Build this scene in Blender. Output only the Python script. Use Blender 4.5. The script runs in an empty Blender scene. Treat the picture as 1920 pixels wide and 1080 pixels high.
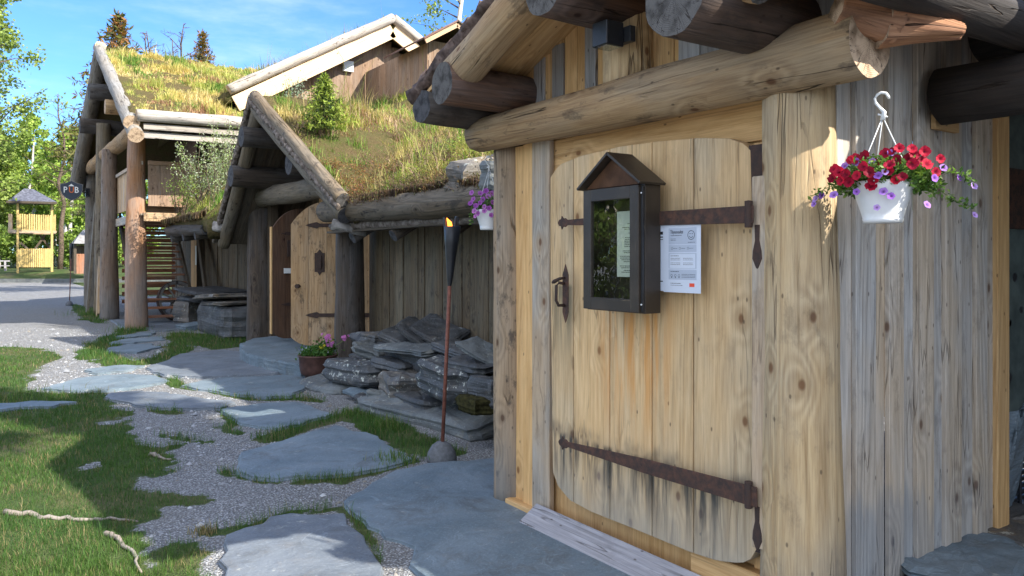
import bpy, bmesh, math, random
import numpy as np
from mathutils import Vector, Matrix, noise as mnoise
R = math.radians
SC = bpy.context.scene
COL = SC.collection

# ------------------------------------------------------------------ camera, sky, sun, exposure
# world axes: +x runs into the buildings, +y runs away along the row of fronts, z up, metres
CAMH = 1.45
cam_d = bpy.data.cameras.new('camera'); cam = bpy.data.objects.new('camera', cam_d); COL.objects.link(cam)
cam.location = (0, 0, CAMH); cam.rotation_euler = (R(90), 0, R(-34.65))
cam_d.sensor_width = 36; cam_d.lens = 26.96; cam_d.shift_y = -0.0281; cam_d.clip_start = .05; cam_d.clip_end = 2000
SC.camera = cam
SUN = Vector((.35, -.72, .60)).normalized()
sun_d = bpy.data.lights.new('sun', 'SUN'); sun_d.energy = 4.2; sun_d.angle = R(.53); sun_d.color = (1, .93, .82)
sun = bpy.data.objects.new('sun', sun_d); COL.objects.link(sun)
sun.rotation_euler = SUN.to_track_quat('Z', 'Y').to_euler(); sun.location = (10, -14, 14)
W = bpy.data.worlds.new('World'); SC.world = W; W.use_nodes = True
wn = W.node_tree.nodes; wl = W.node_tree.links
sky = wn.new('ShaderNodeTexSky'); sky.sky_type = 'NISHITA'; sky.sun_disc = False
sky.sun_elevation = math.asin(SUN.z); sky.sun_rotation = math.atan2(SUN.x, SUN.y)
sky.altitude = 400; sky.air_density = 1.0; sky.dust_density = .3; sky.ozone_density = 2.0
bg = wn['Background']; bg.inputs[1].default_value = .10
# deepen the blue a little, thin cirrus in front, and unseen bright clouds added behind the camera as fill light
def wnode(t, **k):
    n = wn.new(t)
    for a_, v_ in k.items(): setattr(n, a_, v_)
    return n
tc = wnode('ShaderNodeTexCoord'); tint = wnode('ShaderNodeMix', data_type='RGBA', blend_type='MULTIPLY'); tint.inputs[0].default_value = 1; tint.inputs[7].default_value = (.50, .80, 1.22, 1)
wl.new(sky.outputs[0], tint.inputs[6])
def wcloud(scale, sz, lo, hi, col, src, mask=None, amt=1.):
    mp = wnode('ShaderNodeMapping'); mp.inputs['Scale'].default_value = (1, 1, sz); nz = wnode('ShaderNodeTexNoise'); nz.inputs['Scale'].default_value = scale; nz.inputs['Detail'].default_value = 8; nz.inputs['Roughness'].default_value = .6
    mr = wnode('ShaderNodeMapRange', interpolation_type='SMOOTHSTEP'); mr.inputs[1].default_value = lo; mr.inputs[2].default_value = hi; mr.inputs[4].default_value = amt
    wl.new(tc.outputs['Generated'], mp.inputs[0]); wl.new(mp.outputs[0], nz.inputs['Vector']); wl.new(nz.outputs[0], mr.inputs[0]); f = mr.outputs[0]
    if mask:
        m = wnode('ShaderNodeMath', operation='MULTIPLY'); wl.new(f, m.inputs[0]); wl.new(mask, m.inputs[1]); f = m.outputs[0]
    mx = wnode('ShaderNodeMix', data_type='RGBA'); mx.inputs[7].default_value = col; wl.new(f, mx.inputs[0]); wl.new(src, mx.inputs[6]); return mx.outputs[2]
dp = wnode('ShaderNodeVectorMath', operation='DOT_PRODUCT'); dp.inputs[1].default_value = (-.75, -.62, .25); wl.new(tc.outputs['Generated'], dp.inputs[0])
bm_ = wnode('ShaderNodeMapRange', interpolation_type='SMOOTHSTEP'); bm_.inputs[1].default_value = -.02; bm_.inputs[2].default_value = .35; wl.new(dp.outputs['Value'], bm_.inputs[0])
c1_ = wcloud(2.0, 4, .46, .78, (5.2, 5.8, 6.5, 1), tint.outputs[2], None, .6)
c2_ = wcloud(1.6, 2.2, .36, .56, (8.2, 8.5, 9.2, 1), c1_, bm_.outputs[0]); wl.new(c2_, bg.inputs[0])
SC.view_settings.view_transform = 'Standard'; SC.view_settings.look = 'None'
SC.view_settings.exposure = 1.38; SC.view_settings.gamma = 1
SC.cycles.max_bounces = 6; SC.cycles.diffuse_bounces = 4; SC.cycles.transparent_max_bounces = 6
SC.cycles.use_denoising = True

# ------------------------------------------------------------------ survey helpers (photo pixel -> place)
F = 1438.; HZ = 486.
def ray(px, py):
    r = (px-960)/F
    return Vector((.5686+.8226*r, .8226-.5686*r, (HZ-py)/F))
def gnd(px, py, z=0.):
    d = ray(px, py); return d*((z-CAMH)/d.z) + Vector((0, 0, CAMH))
def onx(px, py, x):
    d = ray(px, py); return d*(x/d.x) + Vector((0, 0, CAMH))
def ony(px, py, y):
    d = ray(px, py); return d*(y/d.y) + Vector((0, 0, CAMH))
def atd(px, py, D): return ray(px, py)*D + Vector((0, 0, CAMH))

# ------------------------------------------------------------------ mesh helpers
class MB:
    def __init__(s): s.v = []; s.f = []; s.uv = []; s.m = []; s.c = []
    def tint(s, t=None):
        return t if t else (random.random(), random.random()*.5, random.random())
    def poly(s, pts, uvs, m, t):
        i = len(s.v); s.v += [tuple(p) for p in pts]; s.f.append(tuple(range(i, i+len(pts))))
        s.uv += uvs; s.m.append(m); s.c += [t]*len(pts)
    def beam(s, p0, p1, w, t, nrm, tint=None, m=0, w1=None):
        """a plank from p0 to p1: width w, thickness t along nrm"""
        p0 = Vector(p0); p1 = Vector(p1); d = p1-p0; L = d.length; d.normalize()
        n = Vector(nrm); n = (n-d*n.dot(d)).normalized(); a = n.cross(d)
        ti = s.tint(tint); o = (random.random()*40, random.random()*40); w1 = w1 or w
        i = len(s.v)
        for p, ww, l in ((p0, w, 0), (p1, w1, L)):
            for sa, sn in ((-1, -1), (1, -1), (1, 1), (-1, 1)):
                s.v.append(tuple(p+a*(sa*ww/2)+n*(sn*t/2)))
        ac = (0, w, w+t, 2*w+t, 2*w+2*t)
        for k in range(4):
            k2 = (k+1) % 4
            s.f.append((i+k, i+k2, i+4+k2, i+4+k))
            s.uv += [(o[0]+ac[k], o[1]), (o[0]+ac[k+1], o[1]), (o[0]+ac[k+1], o[1]+L), (o[0]+ac[k], o[1]+L)]
            s.m.append(m); s.c += [ti]*4
        for q, l in (((i+3, i+2, i+1, i), 0), ((i+4, i+5, i+6, i+7), L)):
            s.f.append(q); s.uv += [(o[0], o[1]+l), (o[0]+w, o[1]+l), (o[0]+w, o[1]+l+t*.3), (o[0], o[1]+l+t*.3)]
            s.m.append(m); s.c += [ti]*4
        return s
    def box(s, x0, x1, y0, y1, z0, z1, along='z', tint=None, m=0):
        cx, cy, cz = (x0+x1)/2, (y0+y1)/2, (z0+z1)/2
        if along == 'z': return s.beam((cx, cy, z0), (cx, cy, z1), abs(y1-y0), abs(x1-x0), (1, 0, 0), tint, m)
        if along == 'y': return s.beam((cx, y0, cz), (cx, y1, cz), abs(z1-z0), abs(x1-x0), (1, 0, 0), tint, m)
        return s.beam((x0, cy, cz), (x1, cy, cz), abs(z1-z0), abs(y1-y0), (0, 1, 0), tint, m)
    def log(s, p0, p1, r0, r1=None, seg=20, rings=None, rough=.05, bend=0., tint=None, cap=1, m=0, wob=1.):
        """a trunk from p0 to p1 with uneven skin; caps use material slot cap"""
        p0 = Vector(p0); p1 = Vector(p1); d = p1-p0; L = d.length; d.normalize(); r1 = r1 or r0
        u = d.cross(Vector((0, 0, 1))) if abs(d.z) < .9 else d.cross(Vector((0, 1, 0)))
        u.normalize(); w = d.cross(u); rings = rings or max(3, int(L/.12))
        ti = s.tint(tint); o = (random.random()*40, random.random()*40); sd = random.random()*100
        bx, by = random.uniform(-1, 1)*bend, random.uniform(-1, 1)*bend
        i0 = len(s.v); rm = (r0+r1)/2
        for k in range(rings+1):
            t = k/rings; c = p0.lerp(p1, t)+(u*bx+w*by)*math.sin(math.pi*t)
            for j in range(seg):
                a = 2*math.pi*j/seg; r = r0+(r1-r0)*t
                ca, sa = math.cos(a), math.sin(a)
                q = mnoise.noise(Vector((ca*1.6+sd, sa*1.6, t*L*2.2*wob)))*rough*2+mnoise.noise(Vector((ca*4+sd, sa*4, t*L*1.1*wob)))*rough
                r *= 1+q
                s.v.append(tuple(c+u*(ca*r)+w*(sa*r)))
        for k in range(rings):
            for j in range(seg):
                j2 = (j+1) % seg; a = i0+k*seg
                s.f.append((a+j, a+j2, a+seg+j2, a+seg+j))
                x0 = o[0]+j/seg*2*math.pi*rm; x1 = o[0]+(j+1)/seg*2*math.pi*rm; y0 = o[1]+k/rings*L; y1 = o[1]+(k+1)/rings*L
                s.uv += [(x0, y0), (x1, y0), (x1, y1), (x0, y1)]; s.m.append(m); s.c += [ti]*4
        for e, c, rr in ((0, p0, r0), (rings, p1, r1)):
            ring = [i0+e*seg+j for j in range(seg)]
            if e == 0: ring = ring[::-1]
            s.f.append(tuple(ring)); s.m.append(cap); s.c += [ti]*seg
            for q in ring:
                dv = Vector(s.v[q])-c; s.uv.append((dv.dot(u), dv.dot(w)))
        return s
    def lathe(s, prof, c, seg=20, m=0, tint=(.5, .2, .5)):
        """profile [(r,z)] turned about the vertical through c"""
        c = Vector(c); i0 = len(s.v); n = len(prof)
        for r, z in prof:
            for j in range(seg):
                a = 2*math.pi*j/seg; s.v.append((c.x+r*math.cos(a), c.y+r*math.sin(a), c.z+z))
        for k in range(n-1):
            for j in range(seg):
                j2 = (j+1) % seg; a = i0+k*seg
                s.f.append((a+j, a+j2, a+seg+j2, a+seg+j)); s.m.append(m); s.c += [tint]*4
                s.uv += [(j/seg, k/n), ((j+1)/seg, k/n), ((j+1)/seg, (k+1)/n), (j/seg, (k+1)/n)]
        return s
    def tube(s, pts, r, seg=8, m=0, tint=(.5, .2, .5), radii=None):
        pts = [Vector(p) for p in pts]; i0 = len(s.v); n = len(pts); l = 0; ls = []
        for k, p in enumerate(pts):
            d = (pts[min(k+1, n-1)]-pts[max(k-1, 0)]).normalized()
            u = d.cross(Vector((0, .1, 1))).normalized() if abs(d.z) < .95 else d.cross(Vector((1, 0, 0))).normalized()
            w = d.cross(u); rr = radii[k] if radii else r
            if k: l += (p-pts[k-1]).length
            ls.append(l)
            for j in range(seg):
                a = 2*math.pi*j/seg; s.v.append(tuple(p+u*(math.cos(a)*rr)+w*(math.sin(a)*rr)))
        for k in range(n-1):
            for j in range(seg):
                j2 = (j+1) % seg; a = i0+k*seg
                s.f.append((a+j, a+j2, a+seg+j2, a+seg+j)); s.m.append(m); s.c += [tint]*4
                x0 = j/seg*6.28*r; x1 = (j+1)/seg*6.28*r
                s.uv += [(x0, ls[k]), (x1, ls[k]), (x1, ls[k+1]), (x0, ls[k+1])]
        for ring in ([i0+j for j in range(seg)][::-1], [i0+(n-1)*seg+j for j in range(seg)]):
            s.f.append(tuple(ring)); s.m.append(m); s.c += [tint]*seg; s.uv += [(0, 0)]*seg
        return s
    def extrude(s, outline, base, ax, ay, thick, tint=None, m=0, mside=None):
        """flat outline [(a,b)] on axes ax, ay at base, given thickness along ax x ay (towards the viewer side)"""
        base = Vector(base); ax = Vector(ax); ay = Vector(ay); n = ax.cross(ay).normalized(); ti = s.tint(tint)
        o = (random.random()*40, random.random()*40); N = len(outline); i = len(s.v)
        for k in (0, 1):
            for a, b in outline: s.v.append(tuple(base+ax*a+ay*b+n*(thick*k)))
        s.f.append(tuple(i+N+k for k in range(N))); s.uv += [(o[0]+a, o[1]+b) for a, b in outline]
        s.f.append(tuple(i+k for k in range(N))[::-1]); s.uv += [(o[0]+a, o[1]+b) for a, b in outline[::-1]]
        s.m += [m, m]; s.c += [ti]*(2*N)
        for k in range(N):
            k2 = (k+1) % N; a, b = outline[k]; a2, b2 = outline[k2]
            s.f.append((i+k, i+k2, i+N+k2, i+N+k)); s.m.append(m if mside is None else mside); s.c += [ti]*4
            s.uv += [(o[0]+a, o[1]+b), (o[0]+a2, o[1]+b2), (o[0]+a2+thick, o[1]+b2), (o[0]+a+thick, o[1]+b)]
        return s

ROOT = {}
def tag(o, label=None, cat=None, group=None, kind=None):
    if label: o['label'] = label
    if cat: o['category'] = cat
    if group: o['group'] = group
    if kind: o['kind'] = kind
    return o
def thing(name, loc, label, cat, group=None):
    o = bpy.data.objects.new(name, None); COL.objects.link(o); o.location = loc; o.empty_display_size = .2
    ROOT[o.name] = Vector(loc); return tag(o, label, cat, group)
def mk(name, v, f, mats, parent=None, smooth=False, uv=None, mi=None, c=None, origin=None, bevel=0, label=None, cat=None, group=None, kind=None):
    v = np.asarray(v, dtype=np.float64).reshape(-1, 3)
    if parent: org = ROOT[parent.name]
    elif origin is not None: org = Vector(origin)
    else: org = Vector(((v[:, 0].min()+v[:, 0].max())/2, (v[:, 1].min()+v[:, 1].max())/2, v[:, 2].min()))
    v = v-np.array(org)
    me = bpy.data.meshes.new(name)
    if isinstance(f, np.ndarray):
        nf, k = f.shape
        me.vertices.add(len(v)); me.vertices.foreach_set('co', v.ravel())
        me.loops.add(nf*k); me.loops.foreach_set('vertex_index', f.ravel())
        me.polygons.add(nf); me.polygons.foreach_set('loop_start', np.arange(nf)*k)
        me.update(calc_edges=True)
    else:
        me.from_pydata([tuple(p) for p in v], [], f)
    if uv is not None and len(uv):
        l = me.uv_layers.new(name='UVMap'); l.data.foreach_set('uv', np.asarray(uv, dtype=np.float32).ravel())
    if mi is not None: me.polygons.foreach_set('material_index', mi)
    if c is not None:
        a = me.color_attributes.new('tint', 'FLOAT_COLOR', 'CORNER')
        ca = np.asarray(c, dtype=np.float32).reshape(-1, 3); ca = np.hstack([ca, np.ones((len(ca), 1), np.float32)])
        a.data.foreach_set('color', ca.ravel())
    for m in (mats if isinstance(mats, (list, tuple)) else [mats]): me.materials.append(m)
    if smooth: me.polygons.foreach_set('use_smooth', np.ones(len(me.polygons), dtype=bool))
    o = bpy.data.objects.new(name, me); COL.objects.link(o)
    if parent:
        o.parent = parent; ROOT[o.name] = org
    else:
        o.location = org; ROOT[o.name] = org
    if bevel:
        b = o.modifiers.new('bevel', 'BEVEL'); b.width = bevel; b.segments = 1; b.limit_method = 'ANGLE'; b.angle_limit = R(50)
    return tag(o, label, cat, group, kind)
def build(name, b, mats, parent=None, smooth=False, **k):
    o = mk(name, b.v, b.f, mats, parent, smooth, b.uv, b.m, b.c, **k)
    if smooth == 'log':
        for p in o.data.polygons: p.use_smooth = len(p.vertices) == 4
    return o
def clone(src, loc, rotz=0, scale=1, group=None, label=None):
    r = src.copy(); COL.objects.link(r); r.location = loc; r.rotation_euler.z = rotz; r.scale = (scale,)*3 if not isinstance(scale, tuple) else scale
    for ch in src.children:
        c = ch.copy(); COL.objects.link(c); c.parent = r
        for g in ch.children:
            d = g.copy(); COL.objects.link(d); d.parent = c
    if group: r['group'] = group
    if label: r['label'] = label
    return r

# ------------------------------------------------------------------ materials
class NT:
    def __init__(s, name):
        s.mat = bpy.data.materials.new(name); s.mat.use_nodes = True; s.t = s.mat.node_tree; s.n = s.t.nodes
        s.b = s.n['Principled BSDF']; s.out = s.n['Material Output']
    def L(s, a, b): s.t.links.new(a, b)
    def _in(s, sock, v):
        if v is None: return
        if hasattr(v, 'is_linked') or hasattr(v, 'links'): s.L(v, sock)
        else: sock.default_value = v if not (isinstance(v, tuple) and len(v) == 3 and sock.type == 'RGBA') else v+(1,)
    def math(s, op, a, b=None, c=None, clamp=False):
        n = s.n.new('ShaderNodeMath'); n.operation = op; n.use_clamp = clamp
        s._in(n.inputs[0], a); s._in(n.inputs[1], b); s._in(n.inputs[2], c); return n.outputs[0]
    def comb(s, x, y, z=0.):
        n = s.n.new('ShaderNodeCombineXYZ'); s._in(n.inputs[0], x); s._in(n.inputs[1], y); s._in(n.inputs[2], z); return n.outputs[0]
    def sep(s, v):
        n = s.n.new('ShaderNodeSeparateXYZ'); s.L(v, n.inputs[0]); return n.outputs
    def noise(s, v, scale, detail=4, rough=.5, dist=0.):
        n = s.n.new('ShaderNodeTexNoise'); s.L(v, n.inputs['Vector']); n.inputs['Scale'].default_value = scale
        n.inputs['Detail'].default_value = detail; n.inputs['Roughness'].default_value = rough; n.inputs['Distortion'].default_value = dist
        return n.outputs[0]
    def vor(s, v, scale, feat='F1', rnd=1., dim='3D'):
        n = s.n.new('ShaderNodeTexVoronoi'); n.voronoi_dimensions = dim; n.feature = feat; s.L(v, n.inputs['Vector']); n.inputs['Scale'].default_value = scale
        n.inputs['Randomness'].default_value = rnd; return n.outputs
    def step(s, x, a, b, lo=0., hi=1.):
        n = s.n.new('ShaderNodeMapRange'); n.interpolation_type = 'SMOOTHSTEP'; s.L(x, n.inputs[0])
        n.inputs[1].default_value = a; n.inputs[2].default_value = b; n.inputs[3].default_value = lo; n.inputs[4].default_value = hi; return n.outputs[0]
    def mix(s, f, a, b, mode='MIX'):
        n = s.n.new('ShaderNodeMix'); n.data_type = 'RGBA'; n.blend_type = mode
        s._in(n.inputs[0], f); s._in(n.inputs[6], a); s._in(n.inputs[7], b); return n.outputs[2]
    def bump(s, h, strength=.3, dist=.01, nrm=None):
        n = s.n.new('ShaderNodeBump'); n.inputs['Strength'].default_value = strength; n.inputs['Distance'].default_value = dist
        s.L(h, n.inputs['Height'])
        if nrm: s.L(nrm, n.inputs['Normal'])
        return n.outputs[0]
    def uv(s): return s.n.new('ShaderNodeUVMap').outputs[0]
    def obj(s): return s.n.new('ShaderNodeTexCoord').outputs['Object']
    def geo(s): return s.n.new('ShaderNodeNewGeometry')
    def attr(s, name='tint'):
        n = s.n.new('ShaderNodeAttribute'); n.attribute_name = name; return n.outputs['Color']
    def fin(s, col, rough=.8, nrm=None, spec=.3, metal=0):
        s._in(s.b.inputs['Base Color'], col); s._in(s.b.inputs['Roughness'], rough); s._in(s.b.inputs['Specular IOR Level'], spec)
        s.b.inputs['Metallic'].default_value = metal
        if nrm: s.L(nrm, s.b.inputs['Normal'])
        return s.mat

def wood(name, light, dark, grey=(.30, .31, .32), gamt=.3, knots=.5, crack=.3, bump=.5, rough=.78, ring=.35, grime=.25, stain_shade=None):
    knots *= .5
    n = NT(name); uv = n.sep(n.uv()); tn = n.sep(n.attr())
    u, l = uv[0], uv[1]; z = n.math('MULTIPLY', tn[2], 13.)
    kv = n.comb(u, n.math('MULTIPLY', l, .62), z)
    kv = n.comb(n.math('ADD', u, n.math('MULTIPLY', z, 3.1)), n.math('MULTIPLY', l, .62), 0.); vo = n.vor(kv, 4.2, dim='2D'); d = vo['Distance']; vc = n.sep(vo['Color'])
    near = n.math('MULTIPLY', n.step(d, 0., .42, 1., 0.), n.math('GREATER_THAN', vc[0], 1-knots))
    low = n.noise(n.comb(u, n.math('MULTIPLY', l, .06), z), 5., 2, .4, .1)
    fig = n.math('ADD', low, n.math('MULTIPLY', near, .16))
    rings = n.math('MULTIPLY_ADD', n.math('SINE', n.math('MULTIPLY', fig, 80.)), .5, .5)
    fib = n.noise(n.comb(u, n.math('MULTIPLY', l, .035), z), 150., 5, .65)
    mid = n.noise(n.comb(u, n.math('MULTIPLY', l, .12), z), 22., 5, .6)
    f = n.math('ADD', n.math('MULTIPLY', rings, ring), n.math('MULTIPLY', n.step(fib, .36, .66), .42))
    f = n.math('ADD', f, n.math('MULTIPLY', n.step(mid, .35, .7), .22), clamp=True)
    col = n.mix(f, light, dark)
    wz = n.noise(n.comb(u, n.math('MULTIPLY', l, .3), z), 3.2, 5, .6)
    gf = n.math('MULTIPLY', n.math('ADD', n.step(wz, .35, .68), n.math('MULTIPLY', tn[1], 1.2)), gamt, clamp=True)
    greyv = n.mix(f, tuple(min(1, c*1.25) for c in grey), tuple(c*.62 for c in grey))
    col = n.mix(gf, col, greyv)
    core = n.step(d, .03, .075, 1., 0.); core = n.math('MULTIPLY', core, n.math('GREATER_THAN', vc[0], 1-knots))
    halo = n.math('MULTIPLY', n.step(d, .05, .2, 1., 0.), n.math('GREATER_THAN', vc[0], 1-knots))
    col = n.mix(n.math('MULTIPLY', halo, .35), col, tuple(c*.6 for c in dark))
    col = n.mix(n.math('MULTIPLY', core, .8), col, (dark[0]*.33, dark[1]*.22, dark[2]*.2))
    gr = n.noise(n.comb(u, n.math('MULTIPLY', l, .5), z), 9., 8, .7)
    col = n.mix(n.math('MULTIPLY', n.step(gr, .54, .66), grime), col, (.035, .03, .028))
    v3 = n.vor(n.comb(n.math('ADD', u, z), n.math('MULTIPLY', l, .5), 0.), 22., dim='2D'); sp = n.math('MULTIPLY', n.step(v3['Distance'], .05, .14, 1., 0.), n.math('GREATER_THAN', n.sep(v3['Color'])[1], .95-.12*grime))
    col = n.mix(n.math('MULTIPLY', sp, .65), col, (.04, .025, .018))
    sk = n.noise(n.comb(n.math('ADD', u, 5.), n.math('MULTIPLY', l, .03), z), 48., 3, .5); col = n.mix(n.math('MULTIPLY', n.step(sk, .60, .72), .38), col, tuple(c*.38 for c in dark))
    cr = n.noise(n.comb(u, n.math('MULTIPLY', l, .06), n.math('ADD', z, 3.)), 9., 3, .5, .3)
    crk = n.step(n.math('ABSOLUTE', n.math('SUBTRACT', cr, .5)), .001, .008, 1., 0.)
    crk = n.math('MULTIPLY', crk, n.step(n.noise(n.comb(u, l, z), 1.6, 2), .42, .56))
    col = n.mix(n.math('MULTIPLY', crk, crack), col, (.03, .02, .014))
    br = n.math('MULTIPLY_ADD', tn[0], .42, .8)
    col = n.mix(1., col, n.comb(br, br, br), 'MULTIPLY')
    if stain_shade: col = stain_shade(n, col, u, l, z)
    h = n.math('SUBTRACT', n.math('ADD', n.math('MULTIPLY', fib, .5), n.math('MULTIPLY', n.math('ADD', rings, mid), .35)), n.math('MULTIPLY', crk, 2.5*min(1, crack*2)))
    return n.fin(col, rough, n.bump(h, bump, .006), .25)

def flat(name, col, rough=.7, spec=.3, metal=0, var=.25, scale=18., bump=.15, col2=None):
    n = NT(name); p = n.obj(); a = n.noise(p, scale, 6, .6)
    c = n.mix(n.step(a, .3, .75), tuple(x*(1-var) for x in col), col2 or tuple(min(1, x*(1+var)) for x in col))
    return n.fin(c, rough, n.bump(n.noise(p, scale*4, 5), bump, .004), spec, metal)

def door_stain(n, col, u, l, z):
    p = n.sep(n.geo().outputs['Position']); st = n.noise(n.comb(n.math('MULTIPLY', p[1], 1.), n.math('MULTIPLY', p[2], .07), .3), 22., 5, .6)
    st2 = n.noise(n.comb(p[1], n.math('MULTIPLY', p[2], .5), .9), 5., 4, .6)
    # honey-coloured unweathered zone under the case, grey bottom, black runs under the iron straps
    hon = n.math('MULTIPLY', n.step(p[2], .45, 1.0), n.step(p[2], 1.15, 1.5, 1., 0.))
    hon = n.math('MULTIPLY', hon, n.step(n.math('ABSOLUTE', n.math('SUBTRACT', p[1], 2.63)), .12, .32, 1., 0.))
    col = n.mix(n.math('MULTIPLY', hon, n.step(st, .4, .62)), col, n.mix(.85, col, (.62, .29, .08)))
    low = n.step(n.math('ADD', p[2], n.math('MULTIPLY', st2, .5)), .35, .85, 1., 0.)
    col = n.mix(n.math('MULTIPLY', low, .62), col, (.30, .30, .27))
    def runs(ztop, ln, y0, y1, amt, th=.5):
        zz = n.math('ADD', p[2], n.math('MULTIPLY', n.math('SUBTRACT', p[1], 2.5), 0.))
        a = n.math('MULTIPLY', n.step(zz, ztop-ln, ztop-.02, 0., 1.), n.step(zz, ztop+.02, ztop+.05, 1., 0.))
        b = n.math('MULTIPLY', n.step(p[1], y0-.05, y0), n.step(p[1], y1, y1+.05, 1., 0.))
        c = n.step(st, th-.07, th+.12)
        return n.math('MULTIPLY', n.math('MULTIPLY', a, b), n.math('MULTIPLY', c, amt))
    col = n.mix(runs(.50, .36, 2.1, 3.2, .92, .47), col, (.045, .05, .05))
    col = n.mix(n.math('MULTIPLY', n.step(n.math('ABSOLUTE', n.math('SUBTRACT', n.math('ADD', p[2], n.math('MULTIPLY', st, .14)), .62)), .01, .07, 1., 0.), n.math('MULTIPLY', n.step(st2, .4, .6), .55)), col, (.08, .07, .06))
    col = n.mix(runs(1.28, .5, 3.10, 3.2, .75, .35), col, (.10, .10, .07))
    col = n.mix(runs(1.55, .25, 2.1, 2.3, .4, .5), col, (.2, .15, .1))
    return col
def side_stain(n, col, u, l, z):
    p = n.sep(n.geo().outputs['Position'])
    st = n.noise(n.comb(p[0], n.math('MULTIPLY', p[2], .15), .3), 9., 4, .6)
    e = n.math('ADD', p[2], n.math('MULTIPLY', st, .5))
    low = n.math('MULTIPLY', n.step(e, .66, .80, 1., 0.), n.step(p[0], 3.1, 3.6, 1., .25))
    col = n.mix(n.math('MULTIPLY', low, .75), col, n.mix(.65, col, (.20, .235, .27)))
    return col
def foot_stain(n, col, u, l, z):
    p = n.sep(n.geo().outputs['Position']); st = n.noise(n.comb(u, n.math('MULTIPLY', l, .3), z), 6., 5, .6)
    low = n.step(n.math('ADD', p[2], n.math('MULTIPLY', st, 1.1)), .55, 1.15, 1., 0.)
    return n.mix(n.math('MULTIPLY', low, .65), col, (.17, .17, .165))

M = {}
M['door'] = wood('pale_pine_door', (.72, .50, .26), (.46, .28, .12), (.44, .37, .26), .5, .8, .35, .45, ring=.26, grime=.12, stain_shade=door_stain)
M['honey'] = wood('honey_pine', (.68, .44, .20), (.45, .25, .09), (.40, .36, .30), .12, .35, .15, .3, grime=.08)
M['board'] = wood('board_pine', (.58, .38, .19), (.36, .22, .10), (.33, .32, .29), .55, .5, .3, .5, grime=.25)
M['side'] = wood('side_board', (.54, .43, .30), (.33, .25, .165), (.43, .425, .41), .6, .6, .4, .6, grime=.25, stain_shade=side_stain)
M['grey'] = wood('grey_board', (.36, .34, .31), (.22, .20, .18), (.33, .34, .35), .7, .35, .6, .6, grime=.3)
M['dark'] = wood('tarred_board', (.10, .07, .042), (.042, .03, .02), (.10, .09, .07), .45, .35, .5, .6, grime=.5)
M['wallm'] = wood('weathered_wall', (.17, .118, .062), (.07, .048, .028), (.15, .14, .105), .45, .5, .5, .6, grime=.6)
M['brown'] = wood('brown_board', (.31, .195, .12), (.18, .105, .062), (.28, .23, .19), .4, .45, .4, .5, grime=.2)
M['log'] = wood('peeled_log', (.52, .33, .15), (.29, .16, .07), (.27, .24, .18), .42, .6, .9, .9, grime=.55)
M['post'] = wood('peeled_post', (.60, .43, .22), (.37, .23, .10), (.31, .28, .22), .42, .7, .6, .8, grime=.3, stain_shade=foot_stain)
M['orange'] = wood('orange_post', (.58, .25, .085), (.34, .13, .05), (.33, .31, .29), .5, .4, .7, .7, grime=.15, stain_shade=foot_stain)
M['greylog'] = wood('grey_log', (.29, .255, .21), (.16, .14, .11), (.24, .235, .225), .7, .4, 1., 1., grime=.35)
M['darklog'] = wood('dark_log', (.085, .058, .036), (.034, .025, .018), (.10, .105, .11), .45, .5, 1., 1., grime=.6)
M['purlin'] = wood('purlin_log', (.15, .072, .034), (.06, .03, .018), (.12, .12, .125), .45, .5, 1., 1., grime=.5)  # brown darkened further to stand in for the deep shade under the eaves
M['pale'] = wood('pale_fascia', (.74, .55, .36), (.58, .39, .22), (.45, .42, .38), .15, .4, .3, .3, grime=.05)
M['step'] = wood('grey_plank', (.34, .32, .32), (.22, .21, .21), (.30, .30, .33), .5, .45, .5, .5, grime=.15)
M['yellow'] = wood('yellow_fence', (.62, .46, .17), (.36, .23, .08), (.5, .42, .2), .1, .3, .2, .3, grime=.1)

def endgrain(name, a, b):
    n = NT(name); uv = n.uv(); s = n.sep(uv); r = n.math('SQRT', n.math('ADD', n.math('MULTIPLY', s[0], s[0]), n.math('MULTIPLY', s[1], s[1])))
    wob = n.noise(uv, 9., 3); q = n.math('ADD', r, n.math('MULTIPLY', wob, .02))
    rings = n.math('MULTIPLY_ADD', n.math('SINE', n.math('MULTIPLY', q, 900.)), .5, .5)
    ang = n.math('ARCTAN2', s[1], s[0]); an = n.noise(n.comb(ang, n.math('MULTIPLY', r, 1.5), 0.), 3.2, 3)
    crk = n.step(n.math('ABSOLUTE', n.math('SUBTRACT', an, .5)), .002, .008, 1., 0.)
    big = n.noise(uv, 16., 5)
    c = n.mix(n.math('MULTIPLY', rings, .3), a, b); c = n.mix(n.step(big, .42, .7), c, tuple(x*.55 for x in b))
    c = n.mix(n.math('MULTIPLY', crk, .85), c, (.02, .015, .012))
    return n.fin(c, .85, n.bump(n.math('SUBTRACT', n.math('MULTIPLY', rings, .3), crk), .5, .006), .2)
M['end'] = endgrain('end_grain_pale', (.56, .42, .29), (.40, .27, .17))
M['endg'] = endgrain('end_grain_grey', (.125, .12, .115), (.07, .065, .06))
M['endd'] = endgrain('end_grain_dark', (.085, .085, .09), (.045, .045, .05))

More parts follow.
